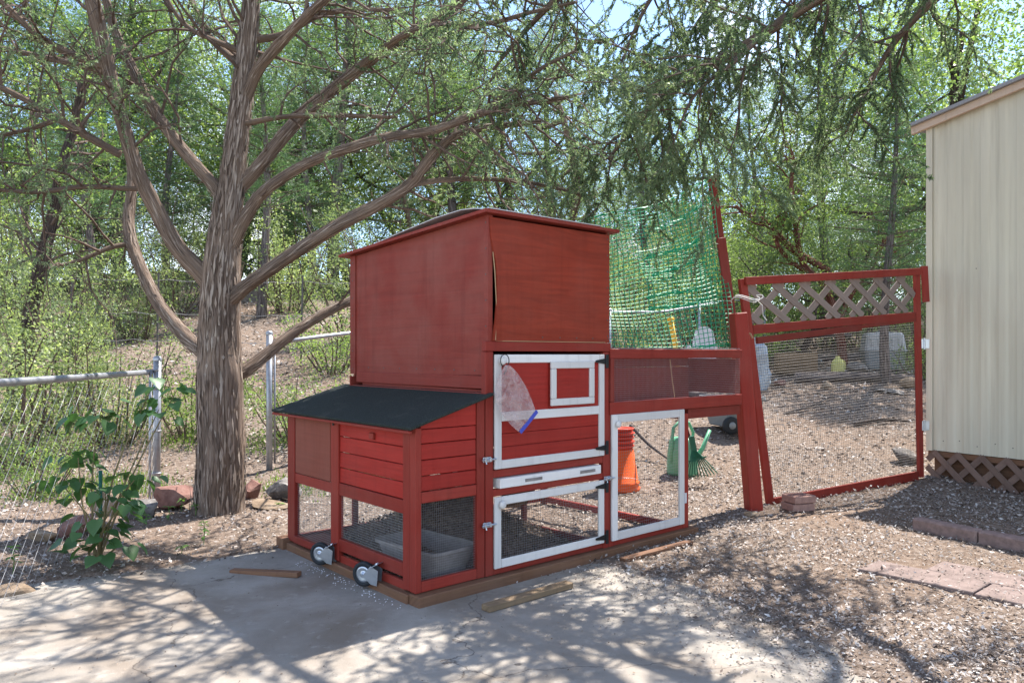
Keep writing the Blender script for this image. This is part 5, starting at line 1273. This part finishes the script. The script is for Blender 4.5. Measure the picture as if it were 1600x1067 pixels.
def proto(t, name, mats, leaf, L, Wd, fold=0.15):
    root = empty(name, (0, 0, 0)); t.finish(root, (0, 0, 0), mats, leaf, L, Wd, fold=fold); return root
used = {}
def place(kind, loc, sc, rz, name, label, cat, group):
    src = PROTO[kind]
    if kind not in used: used[kind] = 1; o = src
    else:
        o = src.copy(); COL.objects.link(o)
        for c in list(src.children):
            q = c.copy(); COL.objects.link(q); q.parent = o
    o.name = name; o.location = loc; o.scale = (sc, sc, sc) if not hasattr(sc, '__len__') else sc; o.rotation_euler = (0, 0, rz)
    for k in ('label', 'category', 'group'):
        if k in o: del o[k]
    return tag(o, label, cat, group)
PROTO = {
 'oak0': proto(mk_oak(101, 8.0, 2.6, 150, 110, 0, 0), 'oak_tree', ('bark_dark', 'twig'), 'oak', (0.05, 0.10), (0.03, 0.055)),
 'oak1': proto(mk_oak(102, 7.0, 2.9, 150, 110, 0, 0, base=0.2), 'oak_tree', ('bark_dark', 'twig'), 'oak', (0.05, 0.10), (0.03, 0.055)),
 'cedar': proto(mk_oak(103, 8.0, 2.3, 190, 120, 0, 0, base=0.12), 'cedar_tree', ('bark', 'twig'), 'juniper', (0.06, 0.14), (0.018, 0.032)),
 'pine0': proto(mk_pine(104, 9.0, 2.1, 22, 7, 26), 'pine_tree', ('bark_grey', 'twig'), 'pine', (0.08, 0.16), (0.010, 0.017)),
 'pine1': proto(mk_pine(105, 11.0, 2.3, 24, 7, 26, 0.35), 'pine_tree', ('bark_grey', 'twig'), 'pine', (0.09, 0.18), (0.011, 0.018)),
 'shrub0': proto(mk_shrub(106, 1.7, 1.1, 20, 9, 34), 'shrub', ('bark_dark', 'twig'), 'shrub', (0.018, 0.06), (0.012, 0.032)),
 'shrub1': proto(mk_shrub(107, 2.4, 1.2, 20, 9, 38), 'shrub', ('bark_dark', 'twig'), 'shrub', (0.02, 0.065), (0.014, 0.036)),
 'shrub2': proto(mk_shrub(108, 1.0, 0.9, 18, 8, 26), 'shrub', ('bark_dark', 'twig'), 'oak', (0.025, 0.045), (0.015, 0.028)),
}
TREES = [ # kind, px, distance, scale, label
 ('pine0', 1393, 12.6, 0.62, 'slender pine with straight dark trunk behind the gate'),
 ('oak0', 95, 16.5, 0.95, 'light green oak on the slope behind the left fence'),
 ('oak1', -90, 13.5, 0.95, 'leafy oak cut by the left edge of the picture'),
 ('pine1', 195, 17.5, 0.95, 'pine whose trunk shows left of the juniper limb'),
 ('cedar', 300, 20.0, 1.15, 'dense cedar filling the gap left of the juniper trunk'),
 ('oak1', 430, 19.0, 1.25, 'broad oak behind the juniper trunk on the slope'),
 ('pine1', 532, 17.0, 0.85, 'pine with dark trunk just left of the coop box'),
 ('cedar', 610, 22.0, 1.20, 'tall cedar behind the upper left of the coop box'),
 ('pine0', 700, 19.0, 1.05, 'pine standing behind the coop box roof'),
 ('cedar', 830, 20.0, 0.95, 'cedar showing above the right end of the box roof'),
 ('oak0', 760, 27.0, 1.05, 'distant oak above the coop roof'),
 ('cedar', 960, 24.0, 0.80, 'low cedar behind the green net'),
 ('oak1', 1120, 23.0, 0.85, 'rounded oak behind the top of the leaning net post'),
 ('cedar', 1195, 26.0, 1.15, 'grey green cedar right of the leaning net post'),
 ('pine1', 1290, 20.0, 0.85, 'pine far behind the lattice top of the gate'),
 ('cedar', 1385, 18.5, 1.00, 'dark dense cedar beside the shed corner'),
 ('oak0', 1480, 16.0, 1.15, 'tall bright oak rising behind the shed roof'),
 ('oak1', 1620, 17.0, 1.35, 'oak crown above the shed roof at the right edge'),
 ('cedar', -180, 20.0, 1.30, 'cedar at the far left edge of the slope'),
 ('oak1', 1330, 31.0, 1.3, 'far oak high behind the gate'),
 ('oak1', 1240, 15.0, 0.50, 'small bright green oak behind the red barked shrub'),
 ('oak0', 370, 24.0, 1.25, 'oak right behind the fork of the juniper trunk'),
 ('oak1', 560, 26.0, 1.35, 'bushy oak far behind the left part of the box roof'),
 ('pine0', 860, 28.0, 1.3, 'far pine between box roof and hanging juniper foliage'),
 ('oak0', 1050, 32.0, 1.2, 'far oak low behind the green net'),
 ('cedar', 1430, 27.0, 1.4, 'far cedar above the pine and the shed corner'),
 ('pine1', 140, 15.5, 0.62, 'slim young pine left of the juniper on the open slope'),
 ('pine0', 268, 19.0, 0.8, 'slim pine seen just left of the trunk under the limb'),
 ('pine1', 412, 16.5, 0.66, 'slim dark pine trunk right of the juniper trunk'),
 ('pine0', 480, 20.0, 0.85, 'slim pine between juniper and coop box'),
 ('pine1', 45, 18.0, 0.75, 'slim pine near the left picture edge on the slope'),
 ('pine0', 1180, 19.0, 0.75, 'slim pine right of the leaning net post'),
 ('pine1', 1010, 19.0, 0.7, 'slim pine behind the middle of the net'),
 ('cedar', 660, 34.0, 1.6, 'far tall cedar on the hill behind the box'),
]
for i, (k, px_, d_, sc_, lb_) in enumerate(TREES):
    if 0 < i and d_ < 26 and px_ < 1150 and 'slim' not in lb_: sc_ *= 1.30; d_ *= 1.32
    nm = {'oak': 'oak_tree', 'ced': 'cedar_tree', 'pin': 'pine_tree'}[k[:3]]
    s3 = (sc_ * random.uniform(.95, 1.08), sc_ * random.uniform(.95, 1.08), sc_ * random.uniform(.95, 1.05))
    place(k, G(px_, d_, -0.05), s3 if i else sc_, (i * 2.1) % 6.28, nm, lb_, 'tree', 'trees on the slope behind')
FAR = [(-70, 25, 0.8, 'beyond the left picture edge'), (15, 28, 0.85, 'nearest the left picture edge'), (75, 22.5, 0.62, 'left of the thin crooked tree top'), (150, 26, 0.75, 'between thin crooked tree and juniper'), (215, 23, 0.6, 'under the left juniper limb'), (290, 27, 0.8, 'in the fork left of the trunk'), (395, 25, 0.75, 'in the gap right of the trunk'), (430, 28, 1.0, 'taller, in the gap right of the trunk'), (455, 27, 0.75, 'above the right fence post'), (515, 22, 0.6, 'close to the coop box left edge'), (575, 26, 0.8, 'mostly hidden by the coop box left edge'), (345, 30, 1.1, 'taller, straight behind the trunk'), (900, 25, 0.75, 'at the coop box right edge'), (985, 27, 0.8, 'behind the left half of the net'), (1075, 24, 0.6, 'behind the right half of the net'), (1150, 27, 0.75, 'just right of the net post'), (1225, 23, 0.6, 'behind the red barked tree'), (1300, 26, 0.75, 'above the middle of the gate'), (1365, 23, 0.65, 'left of the slender pine trunk'), (1450, 25, 0.8, 'at the shed corner'), (100, 33, 1.0, 'taller, behind the thin crooked tree'), (700, 30, 1.0, 'above the coop box roof')]
for i, (px_, d_, sc_, wh_) in enumerate(FAR):
    k_ = ('cedar', 'oak1', 'cedar', 'oak0')[i % 4]
    place(k_, G(px_, d_, -0.9), (sc_ * 1.15, sc_ * 1.15, sc_), (i * 1.3) % 6.28, 'hill_tree', 'bushy far tree on the hill crest ' + wh_, 'tree', 'bushy trees along the hill crest')
SHR = [
 ('shrub0', 20, 7.6, 0.9, 'leafy pale shrub behind the left fence rail at the picture edge'), ('shrub1', 95, 8.8, 0.85, 'tall pale shrub behind the left fence rail'), ('shrub0', 175, 8.4, 0.85, 'bushy shrub left of the fence post'),
 ('shrub2', 300, 8.6, 0.9, 'low bright shrub beside the juniper trunk'),
 ('shrub2', 470, 8.4, 0.85, 'low bright green shrub under the fence rail by the coop'), ('shrub1', -40, 10.5, 1.1, 'tall shrub cut by the left picture edge'),

 ('shrub1', 560, 14.0, 1.2, 'shrub behind the left edge of the coop box'),
 ('shrub1', 960, 14.6, 1.05, 'shrub behind the left part of the green net'), ('shrub0', 1015, 15.6, 1.2, 'shrub behind the middle of the green net'), ('shrub1', 1085, 16.8, 1.1, 'shrub behind the right part of the green net'),
 ('shrub1', 1165, 17.0, 1.15, 'shrub behind the left end of the gate lattice'), ('shrub0', 1215, 17.6, 1.25, 'shrub behind the planter box'), ('shrub1', 1290, 17.2, 1.1, 'bright shrub behind the middle of the gate lattice'),
 ('shrub1', 1350, 17.0, 1.15, 'shrub behind the grey pet carrier'), ('shrub0', 1425, 15.4, 1.05, 'shrub between the pine and the shed'), ('shrub2', 1190, 14.6, 1.0, 'low shrub beside the plastic sack'),
 ('shrub1', 900, 16.5, 1.25, 'shrub hidden partly by the coop box right edge'), ('shrub2', 1440, 13.2, 0.8, 'low shrub at the foot of the shed back corner'),
 ('shrub1', 1130, 21.0, 1.5, 'shrub on the far slope right of the net post'), ('shrub0', 1300, 22.0, 1.7, 'shrub on the far slope above the lattice'), ('shrub1', 1010, 21.0, 1.4, 'shrub on the far slope behind the net'),
 ('shrub1', 120, 13.0, 1.0, 'shrub on the slope behind the crooked thin tree'), ('shrub1', 40, 16.5, 1.3, 'high shrub on the slope at far left'), ('shrub1', 265, 16.8, 1.2, 'high shrub on the slope seen under the left limb'), ('shrub0', 450, 17.0, 1.3, 'high shrub on the slope seen under the right limb'),
 ('shrub2', 60, 6.6, 0.55, 'low scrubby bush just inside the left fence'), ('shrub0', 215, 14.2, 1.0, 'shrub beside the far wire fence'), ('shrub2', 520, 12.0, 1.0, 'low shrub on the sandy slope left of the box'),
]
for i, (k, px_, d_, sc_, lb_) in enumerate(SHR):
    place(k, G(px_, d_, -0.03), (sc_ * random.uniform(.9, 1.15), sc_ * random.uniform(.9, 1.15), sc_ * random.uniform(.9, 1.1)), (i * 1.7) % 6.28, 'shrub', lb_, 'shrub', 'shrubs behind the fences')

# house glimpsed far behind the net
hp = G(1035, 46.0); hs = empty('distant_house', hp, 0.25, 'pale house with grey roof glimpsed far behind the green net', 'house')
M['wallpale'] = plain('pale_stucco', (0.55, 0.50, 0.45), 0.9, 0, 0.08, 2)
part('wall', 'wallpale', (-4.5, -3, -0.5), (4.5, 3, 3.4), hs)
mb = MB(); mb.prism([(-3.6, 3.41), (3.6, 3.41), (0, 5.4)], 0, -5.0, 5.0); hr = mb.build('roof', M['roofgrey'], hs)
part('chimney', 'brick', (1.6, -0.4, 4.6), (2.3, 0.3, 6.0), hr)
for q in (-3.2, -0.6, 2.0):
    w_ = part('window', 'white', (q, -3.06, 1.2), (q + 1.3, -2.99, 2.5), hs); part('pane', 'black', (q + 0.1, -3.08, 1.3), (q + 1.2, -3.061, 2.4), w_)

# crooked thin tree at left and the red barked shrub behind the gate, traced limb by limb
T = Tree(31); d_ = 9.2
def LPd(l, d): return [P(x, y, d + dd) for x, y, dd, r in l], [r * d / F for x, y, dd, r in l]
b0 = G(18, d_)
tr_ = T.limb([b0] + LPd([(30, 580, 0, 13), (48, 490, .1, 12), (62, 420, .1, 10), (82, 340, .2, 9), (98, 260, .2, 8), (115, 200, .3, 6), (128, 120, .3, 4)], d_)[0], [0.12, 0.10, 0.094, 0.08, 0.07, 0.06, 0.05, 0.03], 5, 10, 0.07)
for pts, rads in T.branches(*tr_, 26, 0.35, (0.5, 1.5), 0.02, -0.01, 0.2, up=0.3):
    for p2, r2 in T.branches(pts, rads, 7, 0.3, (0.2, 0.5), 0.006, 0.0, 0.25, steps=4, sides=3): T.leaf(p2, 22, 0.1, 0.9, 0.0)
ct_ = empty('thin_tree', b0, 0, 'thin crooked dark tree behind the left fence rail', 'tree'); T.finish(ct_, b0, ('bark_dark', 'twig'), 'oak', (0.03, 0.055), (0.018, 0.034))

T = Tree(37); d_ = 14.2; b0 = G(1318, d_)
def LR(l): return T.limb([P(x, y, d_ + dd) for x, y, dd, r in l], [r * 0.72 * d_ / F for x, y, dd, r in l], 5, 9, 0.06)
r1 = T.limb([b0, P(1312, 520, 14.2), P(1290, 450, 14.1), P(1255, 412, 14.0), P(1243, 350, 13.9), P(1236, 290, 13.9), P(1240, 250, 13.8), P(1225, 215, 13.8)], [0.09, 0.08, 0.07, 0.055, 0.05, 0.042, 0.03, 0.015], 5, 10, 0.06)
r2 = LR([(1296, 424, 0, 6), (1262, 405, .1, 7), (1232, 385, .2, 7), (1200, 352, .3, 6), (1165, 334, .4, 5), (1150, 322, .5, 3)])
r3 = LR([(1258, 425, 0, 5), (1225, 398, -.1, 5), (1210, 370, -.2, 4), (1200, 345, -.3, 3)])
r4 = LR([(1312, 500, 0, 8), (1330, 460, .1, 6), (1360, 420, .2, 5), (1385, 370, .3, 3)])
for lm, n in ((r1, 18), (r2, 12), (r3, 8), (r4, 12)):
    for pts, rads in T.branches(*lm, n, 0.4, (0.4, 1.2), 0.02, -0.01, 0.22, up=0.3):
        for p2, r2_ in T.branches(pts, rads, 6, 0.3, (0.2, 0.45), 0.006, 0.0, 0.25, steps=4, sides=3): T.leaf(p2, 20, 0.2, 0.9, 0.0)
rs_ = empty('manzanita', b0, 0, 'crooked red barked small tree behind the gate lattice', 'tree'); T.finish(rs_, b0, ('bark_red', 'bark_red'), 'oak', (0.04, 0.075), (0.025, 0.045))

# ------------------------------------------------------------------ heart leaved sapling, stake, seedlings
def heart_mesh(seed):
    r = np.random.default_rng(seed); pr = [(0, 0), (0.25, -0.08), (0.48, 0.08), (0.50, 0.32), (0.34, 0.62), (0, 1.0)]
    V = []; F_ = []
    for i, (x, y) in enumerate(pr): V.append((0, y if i not in (1,) else 0.02, -0.10 * (y - .3) ** 2))
    n = len(pr); left = []; right = []
    V = [(0, 0, 0), (0, 0.3, -0.02), (0, 0.65, -0.06), (0, 1.0, -0.16)]
    for sx in (1, -1):
        b = len(V); V += [(sx * 0.26, -0.10, 0.07), (sx * 0.50, 0.12, 0.12), (sx * 0.50, 0.36, 0.10), (sx * 0.30, 0.68, 0.01)]
        q = [[0, b, b + 1, 1], [1, b + 1, b + 2, 1], [1, b + 2, b + 3, 2], [2, b + 3, 3]]
        for f in q:
            f = list(dict.fromkeys(f)); F_.append(f if sx > 0 else f[::-1])
    V = [(x + r.normal() * .015, y + r.normal() * .015, z + r.normal() * .02) for x, y, z in V]
    me = bpy.data.meshes.new('leaf'); me.from_pydata(V, [], F_); me.materials.append(M['sapling']); at = me.attributes.new('rnd', 'FLOAT', 'FACE'); at.data.foreach_set('value', np.full(len(F_), r.random(), 'f')); me.polygons.foreach_set('use_smooth', np.ones(len(F_), bool)); me.update(); return me
HM = [heart_mesh(s) for s in range(5)]
sb = P(152, 885, 4.5); sb.z = float(tz(sb.x, sb.y))
sap = empty('sapling', sb, 0, 'young heart leaved sapling growing at the slab edge by the left fence', 'sapling')
r = np.random.default_rng(5)
clusters = [(152, 650, 4.55, 0.17, 15), (248, 640, 4.6, 0.15, 12), (240, 600, 4.6, 0.09, 5), (122, 715, 4.5, 0.15, 12), (100, 760, 4.45, 0.13, 10), (165, 770, 4.45, 0.18, 14), (160, 815, 4.4, 0.18, 14), (210, 750, 4.5, 0.13, 9), (145, 850, 4.35, 0.17, 14), (275, 612, 4.65, 0.09, 4), (190, 790, 4.35, 0.12, 8)]
for (px_, py_, d_, sp_, n) in clusters:
    c = P(px_, py_, d_) - sb; m_ = Vector((c.x * 0.35 + 0.04 * r.normal(), c.y * 0.35, c.z * 0.5))
    pts = catmull([Vector((0.01 * r.normal(), 0.01 * r.normal(), 0)), m_, c], 5); MB().tube(pts, [0.008 * (1 - 0.65 * i / (len(pts) - 1)) for i in range(len(pts))], 5).build('stem', M['stem'], sap)
    for k in range(int(n * 1.25)):
        off = Vector((r.normal() * sp_ * 0.5, r.normal() * sp_ * 0.4, r.normal() * sp_ * 0.22)); a_ = math.atan2(off.y, off.x) - math.pi / 2 + r.normal() * 0.4
        link('leaf', HM[int(r.integers(5))], sap, c + off, Euler((-0.55 + 0.35 * r.normal(), 0.3 * r.normal(), a_)), 0.062 + 0.035 * r.random())
st = P(157, 835, 4.75); mb = MB(); mb.tube([Vector((0, 0, -0.1)), P(157, 735, 4.75) - Vector((st.x, st.y, float(tz(st.x, st.y))))], 0.011, 8)
o = mb.build('plant_stake', M['stake'], None, True, loc=(st.x, st.y, float(tz(st.x, st.y)))); tag(o, 'dark green plastic stake standing among the sapling leaves', 'stake')
SEED = [(263, 818, 0.10, 'seedling left of the trunk in front of the reddish rock'), (305, 812, 0.09, 'seedling close to the front left of the trunk'), (318, 858, 0.15, 'taller leafy seedling in the middle of the dirt before the trunk'), (335, 808, 0.09, 'seedling touching the front right of the trunk'),
        (283, 872, 0.05, 'tiny seedling at the slab edge before the trunk'), (228, 826, 0.08, 'seedling in front of the dark grey rock'), (283, 806, 0.10, 'seedling between reddish rock and trunk'), (20, 905, 0.16, 'green plant at the left picture edge by the slab corner'), (435, 800, 0.05, 'tiny seedling beside the flat stone right of the trunk')]
def seed_leaf():
    V = np.array([(0, 0, 0), (0.22, 0.45, 0.06), (0, 1, -0.1), (-0.22, 0.45, 0.06)]); me = np_mesh('leaf', V, np.array([[0, 1, 2, 3]]), M['seedling'], np.array([0.5])); return me
SLM = seed_leaf()
for px_, py_, h_, lb in SEED:
    d_ = (CH + 0.018) * F / (py_ - HY); x = (px_ - 800) / F * d_; s = empty('seedling', (x, d_, float(tz(x, d_))), 0, lb, 'seedling', 'seedlings in the dirt')
    MB().tube([(0, 0, -0.01), (0.006, 0.003, h_ * 0.5), (0.002, 0, h_)], 0.0028, 5).build('stem', M['seedling'], s)
    for k in range(6 if h_ < 0.12 else 14):
        a_ = k * 2.4; z = h_ * (1 if k < 4 else random.uniform(.4, .95)); link('leaf', SLM, s, (0.003, 0, z), Euler((random.uniform(-.5, .35), 0, a_)), random.uniform(.035, .06))

# ------------------------------------------------------------------ leaf litter, bedding, pellets, grass
def scatter(n, fx, keep, size, wr, name, mat, label, cat, tilt=0.5, lift=0.006, zf=None, bias=0.0):
    x, y = fx(n); k = keep(x, y); x, y = x[k], y[k]; m = len(x)
    z = (np.where(slab_in(x, y) > 0, np.maximum(tz(x, y), 0.0), tz(x, y)) if zf is None else zf(x, y)) + np.abs(rng.normal(size=m)) * lift + 0.003
    z = np.where(onpath(x, y), np.maximum(z, 0.034), z) if zf is None else z
    N = np.stack([rng.normal(size=m) * tilt, rng.normal(size=m) * tilt, np.ones(m)], 1); N = unit(N); D = rng.normal(size=(m, 3)); D -= N * (D * N).sum(1, keepdims=True)
    dist = np.clip(y / 6.0, 0.75, 2.4)
    L = (size[0] + (size[1] - size[0]) * rng.random(m) ** 2.6) * dist; Wd = L * (wr[0] + (wr[1] - wr[0]) * rng.random(m))
    V, Q = diamonds(np.stack([x, y, z], 1), D, L, Wd, N, 0.12 + 0.0 * L[0]); o = link(name, np_mesh(name, V, Q, M[mat], np.clip(rng.random(m) + bias, 0, 1))); o['kind'] = 'stuff'
    if label: o['label'] = label; o['category'] = cat
    return o
def polar(xr, y0, y1, p=0.5):
    def f(n):
        y = y0 + (y1 - y0) * rng.random(n) ** (1 / (1 + p)) if p < 0 else y0 * (y1 / y0) ** rng.random(n); x = y * (xr[0] + (xr[1] - xr[0]) * rng.random(n)); return x, y
    return f
def coopuv(x, y): dx = x + 0.478; dy = y - 3.763; return dx * UX.x + dy * UX.y, dx * VX.x + dy * VX.y
def offcoop(x, y):
    u, v = coopuv(x, y); return ~((u > -0.06) & (u < 1.42) & (v > -0.06) & (v < 1.5))
pathc = lambda x, y: ((x - 2.0) * math.cos(math.radians(-50)) + (y - 4.28) * math.sin(math.radians(-50)), -(x - 2.0) * math.sin(math.radians(-50)) + (y - 4.28) * math.cos(math.radians(-50)))
def onpath(x, y):
    a_, b_ = pathc(x, y); return (a_ > 0.0) & (a_ < 2.3) & (b_ > 0.0) & (b_ < 0.55)
def keep_main(x, y):
    pr = np.zeros(len(x))
    for q_, p_ in ((0.55, 0.04), (0.40, 0.10), (0.26, 0.35), (0.16, 0.9)):
        pr = np.where(~inslab(x + q_, y) , p_, pr); pr = np.where(~inslab(x - q_ * 0.4, y + q_ * 0.4), p_, pr)
    ins = inslab(x, y); edge = ~inslab(x - 0.10, y + 0.02) | ~inslab(x + 0.10, y + 0.08)
    bare_ = np.sin(x * 2.3 + 1.1 * np.sin(y * 1.7)) * np.sin(y * 2.9 + 0.8 * np.sin(x * 3.1)); pk = np.where(y < 9, np.clip(0.85 - 0.6 * bare_, 0.42, 1), 1)
    return offcoop(x, y) & (rng.random(len(x)) < pk) & np.where(ins, rng.random(len(x)) < pr, True) & np.where(onpath(x, y), rng.random(len(x)) < 0.22, True)
scatter(190000, polar((-0.85, 0.85), 2.6, 19.0), keep_main, (0.008, 0.046), (0.2, 0.75), 'leaf_litter', 'litter', 'dry brown and pale leaf litter covering the bare ground', 'leaf litter')
scatter(55000, polar((0.05, 0.80), 2.6, 8.5), keep_main, (0.008, 0.036), (0.2, 0.7), 'leaf_litter', 'litter', 'pale wood chips and leaves strewn thickly around gate and path', 'leaf litter', 0.6, 0.012, None, 0.12)
scatter(3000, lambda n: (-3.6 + 5.1 * rng.random(n), 2.3 + 2.8 * rng.random(n)), lambda x, y: inslab(x, y) & offcoop(x, y), (0.006, 0.020), (0.25, 0.6), 'slab_debris', 'bedding', 'small dark leaf crumbs scattered over the concrete slab', 'debris', 0.4, 0.001, lambda x, y: 0 * x + 0.001)
def edgexy(n):
    t_ = rng.random(n); e = np.array([(0.30, 4.62), (0.72, 4.32), (1.0, 3.95), (1.2, 3.6), (1.32, 3.2), (1.38, 2.6)]); i = t_ * 4.99; j = i.astype(int); p = e[j] + (e[j + 1] - e[j]) * (i - j)[:, None]
    q = np.abs(rng.normal(size=n)) * 0.28; return p[:, 0] - q * 0.85, p[:, 1] - q * 0.5
scatter(4200, edgexy, lambda x, y: offcoop(x, y) & inslab(x, y), (0.005, 0.032), (0.2, 0.7), 'blown_litter', 'litter', 'loose leaves and chips blown over the right edge of the slab', 'leaf litter', 0.4, 0.002, lambda x, y: 0 * x + 0.001, -0.1)
scatter(2600, polar((-0.85, 0.85), 2.8, 12.0), keep_main, (0.04, 0.16), (0.03, 0.07), 'fallen_twigs', 'bedding', 'thin dark dead twigs lying over the leaf litter', 'twigs', 0.25, 0.012)
# bedding heap inside the run
def heap(x, y):
    u, v = coopuv(x, y); return 0.03 + 0.33 * np.exp(-((u - 0.80) / 0.40) ** 2 - ((v - 0.80) / 0.48) ** 2) + 0.02 * np.sin(u * 9) * np.sin(v * 8)
def coopxy(n):
    u = 0.05 + 1.33 * rng.random(n); v = 0.05 + 1.36 * rng.random(n); return C0.x + UX.x * u + VX.x * v, C0.y + UX.y * u + VX.y * v
gu, gv = np.meshgrid(np.linspace(0.03, 1.39, 30), np.linspace(0.04, 1.42, 30)); hx = C0.x + UX.x * gu + VX.x * gv; hy = C0.y + UX.y * gu + VX.y * gv
I = np.arange(900).reshape(30, 30); Qh = np.stack([I[:-1, :-1], I[:-1, 1:], I[1:, 1:], I[1:, :-1]], -1).reshape(-1, 4)
o = link('bedding_heap', np_mesh('bedding_heap', np.stack([hx, hy, heap(hx, hy) - 0.004], -1).reshape(-1, 3), Qh, M['soil'], smooth=True)); tag(o, 'dark heap of bedding inside the coop run', 'bedding', None, 'stuff')
scatter(11000, coopxy, lambda x, y: np.ones(len(x), bool), (0.015, 0.035), (0.35, 0.8), 'bedding_leaves', 'bedding', 'dark crumpled leaves on the bedding heap inside the run', 'bedding', 0.8, 0.012, heap)
# white pellets by the casters
n = 120; v_ = 0.0 + 1.1 * rng.random(n); u_ = -0.06 - np.abs(rng.normal(size=n)) * 0.045
mb = MB(); import itertools
for a_, b_ in zip(u_, v_):
    p = W(a_, b_, 0.003); s_ = 0.0022 + 0.0018 * random.random(); b0_ = len(mb.v)
    for dx, dy, dz in ((1, 0, 0), (-1, 0, 0), (0, 1, 0), (0, -1, 0), (0, 0, 1)): mb.v.append((p.x + dx * s_, p.y + dy * s_, p.z + dz * s_))
    for f in ((0, 2, 4), (2, 1, 4), (1, 3, 4), (3, 0, 4)): mb.face([b0_ + q for q in f], [(0, 0)] * 3)
o = mb.build('spilled_pellets', M['pellet']); tag(o, 'tiny white pellets spilled along the caster side of the coop', 'pellets', None, 'stuff')
# grass tufts
def grass(n, xf, name, label):
    x, y = xf(n); z = tz(x, y); B = np.stack([x, y, z], 1); D = np.stack([rng.normal(size=n) * .4, rng.normal(size=n) * .4, np.ones(n)], 1)
    V, Q = diamonds(B, D, 0.02 + 0.05 * rng.random(n), 0.006 + 0.008 * rng.random(n), rng.normal(size=(n, 3)), 0.05); o = link(name, np_mesh(name, V, Q, M['grass'], rng.random(n))); tag(o, label, 'grass', None, 'stuff')
def gpatch(n):
    c = rng.integers(0, 26, n); r_ = np.random.default_rng(77); cx = -5.2 + 4.4 * r_.random(26); cy = 6.6 + 4.2 * r_.random(26); return cx[c] + rng.normal(size=n) * 0.22, cy[c] + rng.normal(size=n) * 0.22
grass(9000, gpatch, 'grass', 'bright green grass patches on the dirt behind the left fence')
